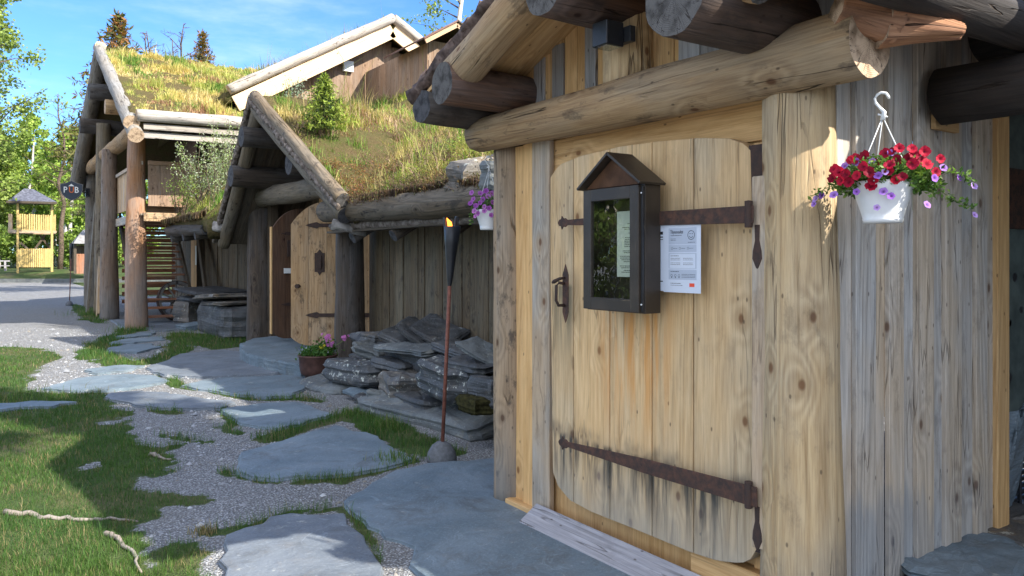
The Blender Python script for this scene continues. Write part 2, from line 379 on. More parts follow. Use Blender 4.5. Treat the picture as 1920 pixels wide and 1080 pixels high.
def iron(name, rust=.6, base=(.045, .032, .028), rc=(.17, .075, .045)):
    n = NT(name); p = n.obj(); a = n.noise(p, 26., 8, .7)
    c = n.mix(n.math('MULTIPLY', n.step(a, .35, .7), rust), base, rc)
    return n.fin(c, .75, n.bump(n.noise(p, 90., 6, .7), .6, .004), .35, .15)
M['iron'] = iron('rusty_iron'); M['iron2'] = iron('dark_iron', .25)
def worn(name, base, worn_c, amt=.5):
    n = NT(name); uv = n.sep(n.uv()); p = n.obj()
    st = n.noise(n.comb(uv[0], n.math('MULTIPLY', uv[1], .08), 0.), 60., 6, .7); e = n.noise(p, 14., 5, .6)
    f = n.math('MULTIPLY', n.step(st, .60, .72), n.step(e, .4, .62))
    c = n.mix(n.math('MULTIPLY', f, amt), base, worn_c); c = n.mix(n.step(n.noise(p, 7., 4), .4, .7), c, tuple(x*1.5 for x in base))
    return n.fin(c, .42, n.bump(st, .25, .003), .4)
M['case'] = worn('black_brown_paint', (.033, .025, .018), (.42, .33, .2), .8)
M['caseg'] = flat('case_gable_brown', (.085, .042, .022), .7, .2, var=.4, scale=9)
M['white'] = flat('white_plastic', (.74, .76, .76), .35, .45, var=.03)
M['black'] = flat('black_metal', (.02, .022, .026), .4, .5, var=.2)
M['pole'] = flat('red_brown_pole', (.20, .075, .05), .6, .3, var=.3, scale=30)
M['lava'] = flat('grey_foot', (.13, .135, .145), .85, .2, var=.2, scale=40, bump=.6)
M['pot'] = flat('brown_pot', (.085, .042, .033), .6, .3, var=.3, scale=12, bump=.4)
M['soil'] = flat('dark_soil', (.035, .025, .018), .95, .1, var=.5, scale=30, bump=1.)
M['tile'] = flat('dark_roofing', (.10, .105, .13), .6, .3, var=.5, scale=8)
M['greyroof'] = flat('grey_roofing', (.30, .29, .28), .8, .2, var=.3, scale=5)
M['orangeb'] = flat('orange_boards', (.55, .22, .05), .8, .2, var=.3)
M['ink'] = flat('black_ink', (.03, .03, .035), .7, .1, var=0)
M['inkg'] = flat('grey_ink', (.30, .33, .38), .7, .1, var=0)
M['inkr'] = flat('red_ink', (.75, .10, .06), .6, .1, var=0)
M['paper'] = flat('white_paper', (.58, .64, .74), .7, .2, var=.02)
M['paperg'] = flat('paper_grey_panel', (.42, .48, .58), .7, .2, var=.02)
M['paper2'] = flat('cream_paper', (.70, .74, .66), .7, .2, var=.03)
M['signb'] = flat('sign_navy', (.022, .032, .05), .45, .4, var=.15)
M['signw'] = flat('sign_white', (.72, .72, .68), .6, .2, var=.05)
M['signo'] = flat('sign_orange', (.60, .14, .04), .6, .2, var=.05)
def glass():
    n = NT('case_glass'); tr = n.n.new('ShaderNodeBsdfTransparent'); gl = n.n.new('ShaderNodeBsdfGlossy'); gl.inputs['Roughness'].default_value = .015
    tr.inputs[0].default_value = (.80, .84, .8, 1)
    g = n.geo(); dt = n.n.new('ShaderNodeVectorMath'); dt.operation = 'DOT_PRODUCT'; n.L(g.outputs['Normal'], dt.inputs[0]); n.L(g.outputs['Incoming'], dt.inputs[1]); p = n.obj()
    sch = n.math('POWER', n.math('SUBTRACT', 1., n.math('ABSOLUTE', dt.outputs['Value'])), 4.)
    mxs = n.n.new('ShaderNodeMixShader'); n.L(n.math('MULTIPLY_ADD', sch, .9, .14, clamp=True), mxs.inputs[0])
    gl.inputs[0].default_value = (.95, .97, .95, 1); n.L(n.bump(n.noise(p, 7., 2), .12, .01), gl.inputs['Normal'])
    n.L(tr.outputs[0], mxs.inputs[1]); n.L(gl.outputs[0], mxs.inputs[2]); n.L(mxs.outputs[0], n.out.inputs[0]); return n.mat
M['glass'] = glass()
def flame():
    n = NT('gas_flame'); p = n.sep(n.obj()); e = n.n.new('ShaderNodeEmission'); e.inputs[0].default_value = (1, .25, .03, 1); e.inputs[1].default_value = 2.2
    n.L(e.outputs[0], n.out.inputs[0]); return n.mat
M['flame'] = flame()

def slate(name, a=(.17, .20, .235), b=(.10, .12, .145), lich=.25, warm=(.19, .16, .13), wamt=.2, bump=.6, sc=1.):
    n = NT(name); p = n.obj(); g = n.geo().outputs['Position']
    w = n.noise(g, 1.7*sc, 5, .6, .8); f = n.noise(g, 9*sc, 8, .65, .4); gr = n.noise(g, 70*sc, 4, .6)
    c = n.mix(n.step(w, .3, .7), a, b); c = n.mix(n.math('MULTIPLY', n.step(f, .5, .75), wamt), c, warm)
    c = n.mix(n.math('MULTIPLY', n.step(gr, .45, .8), .3), c, tuple(min(1, x*1.7) for x in a))
    ve = n.noise(g, 2.6*sc, 3, .5, 1.2); vein = n.step(n.math('ABSOLUTE', n.math('SUBTRACT', ve, .5)), .001, .008, 1., 0.)
    vein = n.math('MULTIPLY', vein, n.step(n.noise(g, 1.9*sc, 2), .5, .6))
    c = n.mix(n.math('MULTIPLY', vein, .22), c, tuple(x*2.2 for x in a)); sc2 = n.noise(g, 5.*sc, 7, .75, 1.5); c = n.mix(n.math('MULTIPLY', n.step(sc2, .58, .70), .35), c, tuple(x*1.9 for x in a))
    vo = n.noise(g, 17., 6, .75); sp = n.math('MULTIPLY', n.step(vo, .56, .62), n.step(n.noise(g, 4.5, 4, .6), .60-.25*lich, .66-.2*lich))
    c = n.mix(n.math('MULTIPLY', sp, min(1., .35+lich)), c, (.50, .52, .47))
    dr = n.noise(g, 3.3*sc, 8, .75, .6); c = n.mix(n.math('MULTIPLY', n.step(dr, .50, .68), .5), c, (.075, .075, .07)); gs = n.noise(g, 38., 3, .6); c = n.mix(n.math('MULTIPLY', n.step(gs, .66, .70), .5), c, (.32, .35, .38))
    s = n.sep(g); lay = n.noise(n.comb(n.math('MULTIPLY', s[0], .35), n.math('MULTIPLY', s[1], .35), n.math('MULTIPLY', s[2], 7.)), 6., 5, .6, .5)
    h = n.math('ADD', n.math('MULTIPLY', f, .6), n.math('ADD', n.math('MULTIPLY', lay, .8), n.math('MULTIPLY', w, 1.2)))
    return n.fin(c, .62, n.bump(h, bump, .02), .35)
M['slate'] = slate('blue_slate', (.17, .215, .25), (.105, .145, .175), .05, wamt=.22, bump=.9)
M['slatep'] = slate('purple_slate', (.165, .19, .22), (.105, .125, .15), .1, wamt=.25, bump=.9)
M['rock'] = slate('lichen_rock', (.085, .09, .095), (.04, .044, .048), .75, wamt=.5, bump=1.)
M['rockb'] = slate('rust_rock', (.17, .15, .125), (.07, .075, .08), .45, (.26, .18, .09), .8, 1.)
M['rockp'] = slate('pale_rock', (.15, .165, .165), (.08, .09, .095), .3, (.25, .22, .16), .5, .9)
M['rockd'] = slate('dark_slab', (.085, .09, .095), (.034, .036, .038), .2, wamt=.5, bump=1.)
M['moss'] = flat('brown_moss', (.035, .032, .014), .95, .1, var=.5, scale=30, bump=1., col2=(.06, .055, .02))

def ground_mat():
    n = NT('gravel_and_grass'); g = n.geo().outputs['Position']; m = n.sep(n.attr('mask'))
    vo = n.vor(g, 75.); v2 = n.vor(g, 30.); big = n.noise(g, .6, 5, .6); fine = n.noise(g, 60., 5, .7)
    cc = n.sep(vo['Color'])
    c = n.mix(cc[0], (.20, .21, .22), (.36, .37, .385)); c = n.mix(n.step(cc[1], .78, .82), c, (.42, .43, .44)); c = n.mix(n.step(vo['Distance'], .3, .62), c, (.14, .14, .14))
    c = n.mix(n.math('MULTIPLY', n.step(big, .45, .65), .35), c, (.20, .19, .17))
    gc = n.mix(n.step(fine, .3, .7), (.035, .065, .018), (.07, .10, .03)); gc = n.mix(n.step(n.noise(g, 1.1, 4), .45, .7), gc, (.11, .105, .05))
    k = n.step(n.math('ADD', m[0], n.math('MULTIPLY', n.math('SUBTRACT', n.noise(g, 11., 5, .7), .5), .9)), .42, .58)
    c = n.mix(k, c, gc)
    sp = n.sep(g); h = n.math('ADD', n.math('MULTIPLY', vo['Distance'], -.9), n.math('MULTIPLY', v2['Distance'], -.4))
    return n.fin(c, .9, n.bump(h, .9, .012), .15)
M['ground'] = ground_mat()
def turf():
    n = NT('roof_turf_soil'); g = n.geo().outputs['Position']; a = n.noise(g, 2.5, 6, .7); b = n.noise(g, 25., 6, .7)
    c = n.mix(n.step(a, .35, .7), (.10, .075, .035), (.085, .10, .03)); c = n.mix(n.step(b, .4, .7), c, (.15, .11, .055))
    return n.fin(c, .95, n.bump(b, 1., .05), .1)
M['turf'] = turf()
def veg(name='leaves', trans=.35, gloss=.25, rough=.55):
    n = NT(name); c = n.attr(); v = n.noise(n.geo().outputs['Position'], 5., 2)
    n._in(n.b.inputs['Base Color'], c); n.b.inputs['Roughness'].default_value = rough; n.b.inputs['Specular IOR Level'].default_value = gloss
    tr = n.n.new('ShaderNodeBsdfTranslucent'); n.L(n.mix(1., c, (1.25, 1.25, .7), 'MULTIPLY'), tr.inputs[0])
    ms = n.n.new('ShaderNodeMixShader'); ms.inputs[0].default_value = trans
    n.L(n.b.outputs[0], ms.inputs[1]); n.L(tr.outputs[0], ms.inputs[2]); n.L(ms.outputs[0], n.out.inputs[0]); return n.mat
M['veg'] = veg()
M['petal'] = veg('petals', .3, .2, .6)
def birchbark():
    n = NT('birch_bark'); g = n.geo().outputs['Position']; s = n.sep(g)
    b = n.noise(n.comb(n.math('MULTIPLY', s[0], .5), n.math('MULTIPLY', s[1], .5), n.math('MULTIPLY', s[2], 3.)), 3., 5, .7)
    return n.fin(n.mix(n.step(b, .55, .66), (.56, .52, .46), (.07, .06, .05)), .8, None, .2)
M['birchbark'] = birchbark()
M['bark'] = flat('grey_brown_bark', (.12, .09, .065), .9, .1, var=.5, scale=10, bump=1.)
M['curl'] = flat('birch_bark_curl', (.17, .13, .10), .85, .15, var=.6, scale=14, bump=1., col2=(.27, .23, .20))
M['burl'] = wood('burl_wood', (.44, .22, .11), (.20, .085, .045), (.3, .25, .2), .25, .8, .8, 1.6, grime=.4)
M['plyd'] = flat('dark_grey_green_panel', (.10, .125, .115), .85, .2, var=.35, scale=5, bump=.4)
M['log2'] = wood('old_log', (.20, .155, .095), (.085, .065, .04), (.16, .15, .13), .55, .5, 1., .9, grime=.45)
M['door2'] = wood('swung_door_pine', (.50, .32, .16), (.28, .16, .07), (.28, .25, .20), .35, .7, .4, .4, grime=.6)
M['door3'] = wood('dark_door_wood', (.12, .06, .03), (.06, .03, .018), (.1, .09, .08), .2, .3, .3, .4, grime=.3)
M['curlw'] = flat('pale_bark_roll', (.30, .28, .26), .8, .2, var=.5, scale=9, bump=.8)
M['honey2'] = wood('warm_beam', (.50, .33, .17), (.33, .19, .09), (.34, .33, .3), .4, .4, .4, .5, grime=.15)
M['stairw'] = wood('stair_wood', (.38, .16, .075), (.22, .085, .04), (.2, .18, .16), .3, .3, .3, .4, grime=.2)
M['brownpost'] = wood('brown_post_wood', (.21, .125, .07), (.11, .065, .04), (.17, .165, .155), .5, .4, .8, .8, grime=.35, stain_shade=foot_stain)
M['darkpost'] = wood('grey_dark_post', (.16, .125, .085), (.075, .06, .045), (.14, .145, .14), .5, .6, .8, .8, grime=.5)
M['pale2'] = wood('pale_hut_boards', (.62, .38, .22), (.42, .24, .13), (.45, .38, .32), .3, .4, .4, .4, grime=.15)  # paler boards than the brown hut walls
M['roofr'] = wood('red_roof_boards', (.24, .12, .09), (.13, .07, .06), (.2, .18, .18), .4, .3, .5, .5, grime=.3)
M['mossy'] = wood('mossy_log', (.17, .12, .07), (.06, .045, .025), (.18, .16, .13), .5, .4, 1., 1.2, grime=.75)
M['palelog'] = wood('pale_log', (.50, .44, .36), (.34, .29, .23), (.44, .42, .39), .6, .4, .8, .8, grime=.2)
M['shadelog'] = wood('shade_black_log', (.045, .032, .024), (.018, .014, .012), (.05, .055, .06), .4, .4, 1., 1., grime=.6)  # near-black base colour stands in for the deep shade under the right eaves
M['purlin2'] = wood('purlin_dark', (.12, .065, .035), (.05, .03, .02), (.08, .085, .09), .4, .5, 1., 1., grime=.5)  # eave shade put into the base colour of the right purlin
def shade_foot(n, col, u, l, z):  # shade falling on the lower part of the post, mixed in as grey
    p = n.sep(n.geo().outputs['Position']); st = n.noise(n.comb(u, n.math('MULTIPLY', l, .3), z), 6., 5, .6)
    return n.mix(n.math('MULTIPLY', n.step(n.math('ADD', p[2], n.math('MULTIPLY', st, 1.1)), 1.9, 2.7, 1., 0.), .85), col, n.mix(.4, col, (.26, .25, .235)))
M['orange'] = wood('orange_post', (.52, .25, .10), (.30, .13, .05), (.33, .31, .29), .5, .5, .5, .7, grime=.2, stain_shade=shade_foot)
M['palelog'] = wood('pale_log', (.40, .35, .29), (.26, .22, .18), (.36, .34, .32), .6, .4, .8, .8, grime=.3)  # paler than the other weathered logs
M['bark2'] = flat('purple_brown_bark', (.105, .07, .058), .85, .15, var=.5, scale=14, bump=1., col2=(.19, .14, .12))
M['postb'] = wood('brown_grey_post', (.40, .27, .15), (.20, .13, .07), (.25, .22, .18), .5, .7, .6, .8, grime=.75, stain_shade=foot_stain)

# ------------------------------------------------------------------ vegetation helpers (numpy)
rng = np.random.default_rng(7)
random.seed(11)
def vnoise(X, Y, s, seed=0):
    x = X*s+seed*17.3; y = Y*s+seed*9.1; xi = np.floor(x); yi = np.floor(y); fx = x-xi; fy = y-yi
    def h(a, b):
        v = np.sin(a*127.1+b*311.7+seed*74.7)*43758.5453; return v-np.floor(v)
    fx = fx*fx*(3-2*fx); fy = fy*fy*(3-2*fy)
    return (h(xi, yi)*(1-fx)+h(xi+1, yi)*fx)*(1-fy)+(h(xi, yi+1)*(1-fx)+h(xi+1, yi+1)*fx)*fy
def fbm(X, Y, s, seed=0):
    return (vnoise(X, Y, s, seed)*.5+vnoise(X, Y, s*2.1, seed+1)*.28+vnoise(X, Y, s*4.3, seed+2)*.22)
def polydist(X, Y, poly):
    """signed distance, positive inside"""
    P = np.array([(p[0], p[1]) for p in poly]); ins = np.zeros(X.shape, bool); d = np.full(X.shape, 1e9)
    for i in range(len(P)):
        ax, ay = P[i]; bx, by = P[(i+1) % len(P)]
        c = ((ay > Y) != (by > Y)) & (X < (bx-ax)*(Y-ay)/((by-ay) if by != ay else 1e-9)+ax); ins ^= c
        t = np.clip(((X-ax)*(bx-ax)+(Y-ay)*(by-ay))/((bx-ax)**2+(by-ay)**2+1e-12), 0, 1)
        d = np.minimum(d, np.hypot(X-ax-t*(bx-ax), Y-ay-t*(by-ay)))
    return np.where(ins, d, -d)
def linedist(X, Y, pts):
    d = np.full(X.shape, 1e9)
    for a, b in zip(pts[:-1], pts[1:]):
        t = np.clip(((X-a[0])*(b[0]-a[0])+(Y-a[1])*(b[1]-a[1]))/((b[0]-a[0])**2+(b[1]-a[1])**2+1e-12), 0, 1)
        d = np.minimum(d, np.hypot(X-a[0]-t*(b[0]-a[0]), Y-a[1]-t*(b[1]-a[1])))
    return d
def blades(P, h, w, col, lean=.5):
    N = len(P); a = rng.uniform(0, 2*math.pi, N); ln = rng.uniform(.1, 1, N)*lean*h; b = a+rng.uniform(-.9, .9, N)
    w = np.broadcast_to(w, (N,)); side = np.stack([-np.sin(a), np.cos(a), 0*a], 1)*w[:, None]*.5
    dr = np.stack([np.cos(b), np.sin(b), 0*a], 1)
    up = np.array([0, 0, 1.]); V = np.empty((N, 5, 3))
    V[:, 0] = P-side; V[:, 1] = P+side
    mid = P+up*(h*.55)[:, None]+dr*(ln*.3)[:, None]; V[:, 2] = mid-side*.8; V[:, 3] = mid+side*.8
    V[:, 4] = P+up*h[:, None]*np.sqrt(np.clip(1-(ln/np.maximum(h, 1e-6))**2*.5, .2, 1))[:, None]+dr*ln[:, None]
    i = (np.arange(N)*5)[:, None]
    Fc = np.stack([np.hstack([i, i+1, i+3]), np.hstack([i, i+3, i+2]), np.hstack([i+2, i+3, i+4])], 1).reshape(-1, 3)
    return V.reshape(-1, 3), Fc, np.repeat(col, 9, axis=0)
def leaves(P, size, col, up=.3, aspect=.6):
    N = len(P); d = rng.normal(size=(N, 3)); d /= np.linalg.norm(d, axis=1)[:, None]
    n = rng.normal(size=(N, 3)); n[:, 2] += up; n -= d*(n*d).sum(1)[:, None]; n /= np.linalg.norm(n, axis=1)[:, None]
    s = np.cross(n, d); size = np.broadcast_to(size, (N,))[:, None]
    V = np.empty((N, 4, 3)); V[:, 0] = P; V[:, 1] = P+d*size*.5+s*size*aspect*.5; V[:, 2] = P+d*size; V[:, 3] = P+d*size*.5-s*size*aspect*.5
    i = (np.arange(N)*4)[:, None]
    return V.reshape(-1, 3), np.hstack([i, i+1, i+2, i+3]), np.repeat(col, 4, axis=0)
def colmix(N, cols, wts, var=.25):
    c = np.array(cols)[rng.choice(len(cols), N, p=np.array(wts)/sum(wts))]
    return c*(1+rng.uniform(-var, var, (N, 1)))

# ------------------------------------------------------------------ ground
def gz(x, y):
    D = .5686*x+.8226*y
    t = np.clip((D-45)/7, 0, 1); r = t*t*(3-2*t)*.72
    return r+np.clip((D-60)*.015, 0, 3)+np.clip((x-9)*.16, 0, 5)*np.clip((y+2)/8, 0, 1)
def G(pts, z=0.): return [gnd(a, b, z) for a, b in pts]
def bylat(r, D): return (.8226*r+.5686*D, -.5686*r+.8226*D)
LAWN = G([(-420, 735), (60, 742), (150, 735), (205, 742), (215, 775), (250, 800), (260, 835), (310, 850), (320, 880), (285, 905), (300, 930), (370, 925), (385, 945), (290, 985), (345, 1010), (350, 1060), (420, 1160), (-700, 1160)])
GPOLY = [G([(-260, 645), (60, 652), (110, 668), (80, 690), (40, 735), (-260, 745)]),
         G([(30, 705), (70, 702), (75, 712), (35, 714)]),
         G([(-800, 532), (150, 531), (150, 526), (-800, 526)]), G([(135, 570), (190, 580), (200, 603), (150, 600)]),
         G([(315, 622), (460, 628), (460, 650), (400, 655), (310, 640)]), G([(200, 640), (172, 668), (200, 688), (240, 680), (215, 664)]),
         G([(800, 812), (862, 840), (800, 862), (740, 840), (690, 800), (650, 775), (690, 770)]),
         G([(150, 575), (200, 606), (170, 606), (135, 582)]), G([(260, 1030), (330, 1010), (395, 1010), (400, 1100), (200, 1160)])]
GLINE = [(G(l), w) for l, w in [
    ([(180, 668), (205, 640), (240, 622), (262, 616)], .28), ([(440, 640), (360, 640), (320, 650), (345, 655), (310, 672), (250, 684), (215, 676)], .22),
    ([(320, 712), (330, 725), (400, 734), (480, 748), (560, 748), (600, 752)], .09), ([(412, 762), (440, 790), (430, 800)], .06),
    ([(505, 822), (560, 803), (640, 780), (690, 790), (720, 815), (790, 835), (840, 850)], .11), ([(560, 905), (640, 898), (700, 888), (780, 866)], .05),
    ([(415, 885), (450, 893), (500, 903)], .04), ([(395, 1000), (470, 990), (545, 962), (640, 955), (665, 968), (690, 1010)], .04),
    ([(405, 800), (450, 812)], .05), ([(250, 838), (300, 845), (330, 835)], .06), ([(290, 770), (330, 775)], .08), ([(300, 815), (350, 825), (390, 828)], .04),
    ([(640, 905), (660, 895)], .05), ([(190, 735), (250, 728)], .08), ([(320, 700), (270, 712)], .06), ([(500, 905), (520, 905)], .03), ([(690, 1000), (710, 1060)], .025), ([(560, 612), (470, 628)], .05)]]
def gmask(X, Y):
    n = fbm(X, Y, 2.6, 3)-.5
    m = 1/(1+np.exp(-(polydist(X, Y, LAWN)+n*.7)/.05))
    for p in GPOLY: m = np.maximum(m, 1/(1+np.exp(-(polydist(X, Y, p)+n*.35)/.05)))
    for l, w in GLINE: m = np.maximum(m, 1/(1+np.exp((linedist(X, Y, l)-w+n*w*1.6)/.025)))
    D = .5686*X+.8226*Y; m = np.maximum(m, np.clip((D-46.5)/1.5, 0, 1))
    hole = polydist(X, Y, G([(155, 865), (200, 862), (205, 878), (165, 880)]))+n*.3; m = np.where(hole > 0, m*.2, m)
    hole = polydist(X, Y, G([(290, 955), (400, 950), (430, 985), (330, 990)]))+n*.1; m = np.where(hole > 0, m*.1, m)
    return np.where(X > 4.5, .9*(D > 30)+.2, m)
xs = np.concatenate([[-500, -250, -120, -80, -60, -50, -42, -36, -32, -28, -25, -22, -19, -17, -15, -13, -11.5, -10], np.arange(-9, 5, .07), [5.5, 6.5, 8, 9, 10, 12, 15, 20, 25, 30, 40, 60, 100, 200, 500]])
ys = np.concatenate([[-300, -60, -20, -8, -4, -1, 1], np.arange(2, 22, .07), np.arange(22, 60, .5), [62, 66, 72, 80, 100, 150, 300, 600]])
XX, YY = np.meshgrid(xs, ys, indexing='ij'); ZZ = gz(XX, YY)+(fbm(XX, YY, 1.4, 5)-.5)*.03*((XX > -9) & (XX < 5) & (YY < 22) & (YY > 2))
nx, ny = XX.shape; ii = np.arange(nx*ny).reshape(nx, ny)
Fg = np.stack([ii[:-1, :-1], ii[1:, :-1], ii[1:, 1:], ii[:-1, 1:]], -1).reshape(-1, 4)
gr = mk('ground', np.stack([XX, YY, ZZ], -1).reshape(-1, 3), Fg, M['ground'], smooth=True, origin=(0, 0, 0), kind='structure')
at = gr.data.color_attributes.new('mask', 'FLOAT_COLOR', 'POINT'); mv = gmask(XX, YY).ravel()
at.data.foreach_set('color', np.stack([mv, mv, mv, np.ones_like(mv)], 1).astype(np.float32).ravel())

# ------------------------------------------------------------------ flagstones
STONES = [
 ('huge smooth blue slate slab lying right in front of the near arched door', [(648, 937), (700, 905), (745, 884), (800, 871), (925, 861), (1000, 870), (1300, 1000), (1420, 1200), (1000, 1260), (860, 1180), (790, 1090), (765, 1030), (705, 998), (668, 968)], 'slate'),
 ('purplish slate slab dappled by sun at the bottom edge of the photo', [(421, 1003), (462, 991), (510, 972), (544, 965), (640, 964), (669, 993), (679, 1022), (700, 1051), (712, 1100), (640, 1160), (500, 1150), (431, 1085), (424, 1050)], 'slatep'),
 ('broad pointed blue slate slab left of the foot of the near torch', [(441, 873), (455, 850), (540, 822), (625, 798), (660, 805), (700, 820), (745, 845), (778, 862), (750, 872), (690, 885), (620, 890), (560, 890), (515, 900), (480, 893), (450, 884)], 'slate'),
 ('mid sized oval blue slate slab in the gravel below the potted geranium', [(418, 769), (443, 762), (505, 756), (558, 755), (592, 765), (620, 777), (578, 791), (525, 803), (481, 801), (443, 791)], 'slate'),
 ('long lilac slate slab on the border between lawn and gravel', [(193, 745), (207, 738), (260, 734), (308, 738), (366, 745), (440, 755), (414, 765), (356, 767), (289, 765), (231, 753)], 'slatep'),
 ('wide flat slate slab just left of the potted geranium', [(337, 724), (385, 712), (457, 707), (530, 704), (592, 705), (573, 726), (544, 743), (481, 745), (424, 738), (375, 731)], 'slate'),
 ('largest rippled slate slab in front of the middle doorway step', [(270, 690), (313, 676), (337, 664), (419, 656), (462, 661), (477, 673), (530, 686), (549, 690), (520, 700), (462, 704), (366, 707), (308, 704)], 'slatep'),
 ('half sunlit slate slab between the lawn and the rippled slab', [(77, 729), (144, 709), (231, 701), (279, 704), (318, 713), (289, 721), (241, 729), (144, 733)], 'slate'),
 ('small narrow slate sliver above the half sunlit slab', [(164, 692), (217, 686), (270, 686), (231, 697), (168, 700)], 'slate'),
 ('pale leaf shaped slate in the grass below the orange corner post', [(197, 654), (241, 646), (279, 644), (301, 651), (260, 661), (207, 660)], 'slate'),
 ('thin slate strip behind the pale leaf shaped slate', [(205, 642), (241, 635), (303, 631), (308, 637), (250, 643), (207, 646)], 'slate'),
 ('slate edge stone nearest the foot of the orange corner post', [(212, 632), (270, 623), (289, 623), (284, 628), (235, 634)], 'slate'),
 ('slate slab sunk in the lawn at the left edge of the photo', [(-60, 760), (0, 757), (58, 753), (140, 753), (96, 762), (0, 768), (-60, 770)], 'slate'),
 ('dry slate paving piece under the balcony between the two front posts', [(205, 600), (240, 597), (262, 604), (268, 612), (240, 618)], 'slatep'),
 ('dry slate paving piece between the corner post and the wagon wheel', [(272, 603), (330, 598), (350, 606), (340, 618), (290, 621), (275, 616)], 'slatep'),
]
STW = []
def flagstone(label, poly, mat, z0=-.06, z1=.028, name='flagstone', group='flagstones of the path', sub=3, jit=.03):
    P = [Vector((p.x, p.y)) for p in poly]; out = []
    for i in range(len(P)):
        a, b = P[i], P[(i+1) % len(P)]
        k = max(1, min(6, int((b-a).length/.09)))
        for j in range(k):
            q = a.lerp(b, j/k); n = Vector((-(b-a).y, (b-a).x)).normalized()
            out.append(q+n*(mnoise.noise(Vector((q.x*6, q.y*6, 1)))*jit*2.6))
    c = sum(out, Vector((0, 0)))/len(out); N = len(out); v = []; f = []
    lv = [(1.016, z0), (1.014, z1-.020), (.998, z1-.016), (.996, z1-.003), (.98, z1), (.7, z1), (.35, z1)]
    for s_, z in lv:
        for q in out:
            w = c+(q-c)*s_; dz = mnoise.noise(Vector((w.x*2.2, w.y*2.2, 5)))*.008 if z > 0 else 0
            v.append((w.x, w.y, z+dz))
    v.append((c.x, c.y, z1))
    for k in range(len(lv)-1):
        for j in range(N):
            j2 = (j+1) % N; f.append((k*N+j, k*N+j2, (k+1)*N+j2, (k+1)*N+j))
    for j in range(N): f.append(((len(lv)-1)*N+j, (len(lv)-1)*N+(j+1) % N, len(v)-1))
    # keep winding outward
    area = sum(out[i].x*out[(i+1) % N].y-out[(i+1) % N].x*out[i].y for i in range(N))
    if area < 0: f = [q[::-1] for q in f]
    STW.append(out)
    return mk(name, v, f, M[mat], label=label, cat='flagstone', group=group)
for lab, pl, mt in STONES: flagstone(lab, G(pl, .02), mt)
flagstone('thick grey slate doorstep below the open middle door', G([(453, 643), (480, 634), (540, 626), (640, 640), (640, 660), (600, 676), (567, 683), (540, 679), (500, 672), (470, 664), (455, 655)], .17), 'slate', -.05, .17, 'doorstep', 'doorsteps')
STW.pop()
def inside_stone(X, Y, mrg=.0):
    m = np.zeros(X.shape, bool)
    for P in STW:
        m |= polydist(X, Y, P) > mrg
    return m

# ------------------------------------------------------------------ grass and pebbles on the ground
def scatter(n, D0, D1, latk=.72):
    """random ground spots, even per depth so near ones are dense"""
    D = np.exp(rng.uniform(math.log(D0), math.log(D1), n)); r = rng.uniform(-1, 1, n)*D*latk
    X = .8226*r+.5686*D; Y = -.5686*r+.8226*D; return X, Y, D
X, Y, D = scatter(520000, 3.2, 34)
mk_ = gmask(X, Y); keep = (mk_+(rng.random(len(X))-.5)*.5-.5*(fbm(X, Y, 7, 77) < .36) > .60) & ~inside_stone(X, Y, .0) & (X < 4.0) & ~((X > 2.5) & (Y < 4.2))
X, Y, D = X[keep], Y[keep], D[keep]
near_edge = np.zeros(len(X))
for l, w in GLINE: near_edge = np.maximum(near_edge, (linedist(X, Y, l) < w*1.5))
hh = (.022+.035*fbm(X, Y, 3., 9)+.03*near_edge)*rng.uniform(.5, 1.35, len(X))
hh += (rng.random(len(X)) < .02)*.05
cg = np.array((.038, .11, .022)); cy = np.array((.085, .155, .03)); cd = np.array((.24, .20, .10))
t = fbm(X, Y, 1.5, 21)[:, None]; rr = rng.random((len(X), 1))
col = cg*(1-t)+cy*t; col = np.where(rr < .07+.25*(fbm(X, Y, 4, 31)[:, None] > .62), cd, col)*(1+rng.uniform(-.3, .3, (len(X), 1)))
V, Fc, C = blades(np.stack([X, Y, gz(X, Y)+0*X-.004], 1), hh*np.clip(1+(D-8)*.02, 1, 1.4), np.clip(.0022*D/4, .0022, .02), col, .8)
mk('grass', V, Fc, M['veg'], c=C, origin=(0, 0, 0), kind='stuff', label='short green grass of the lawn and between the slabs', cat='grass')
# bigger tufts
def tuft(px, py, n, h, spread, lab, cols=((.07, .15, .025), (.12, .19, .04), (.2, .2, .08))):
    c = gnd(px, py); p = np.stack([c.x+rng.normal(0, spread, n), c.y+rng.normal(0, spread, n), np.zeros(n)], 1)
    V, Fc, C = blades(p, rng.uniform(.35, 1, n)*h, .005+.0*np.zeros(n), colmix(n, cols, (3, 2, 1)), .7)
    mk('grass_tuft', V, Fc, M['veg'], c=C, label=lab, cat='grass tuft', group='grass tufts by the stones')
tuft(725, 805, 260, .16, .06, 'tall bright grass tuft left of the near torch at the lichen slab')
tuft(745, 868, 260, .11, .09, 'grass tuft at the pointed tip of the broad blue slab')
tuft(655, 778, 160, .10, .08, 'low grass tuft at the foot of the lichen covered rocks')
tuft(385, 1000, 90, .07, .03, 'dry yellow grass tuft at the corner of the purplish slab', ((.3, .24, .12), (.25, .2, .1), (.12, .14, .04)))
tuft(475, 632, 200, .22, .12, 'grass tuft at the foot of the left post of the middle doorway')
tuft(440, 632, 200, .24, .14, 'grass tuft below the tall slate stack')
tuft(345, 632, 260, .20, .25, 'grass tuft around the low stone left of the slate stack')
tuft(170, 590, 260, .22, .3, 'grass tuft at the foot of the leaning ramp boards')
tuft(600, 705, 90, .08, .08, 'tiny weed tuft beside the iron flower pot')
tuft(240, 620, 160, .18, .25, 'grass tuft round the foot of the orange corner post')
tuft(45, 745, 200, .14, .2, 'long grass tuft at the slab on the left edge')
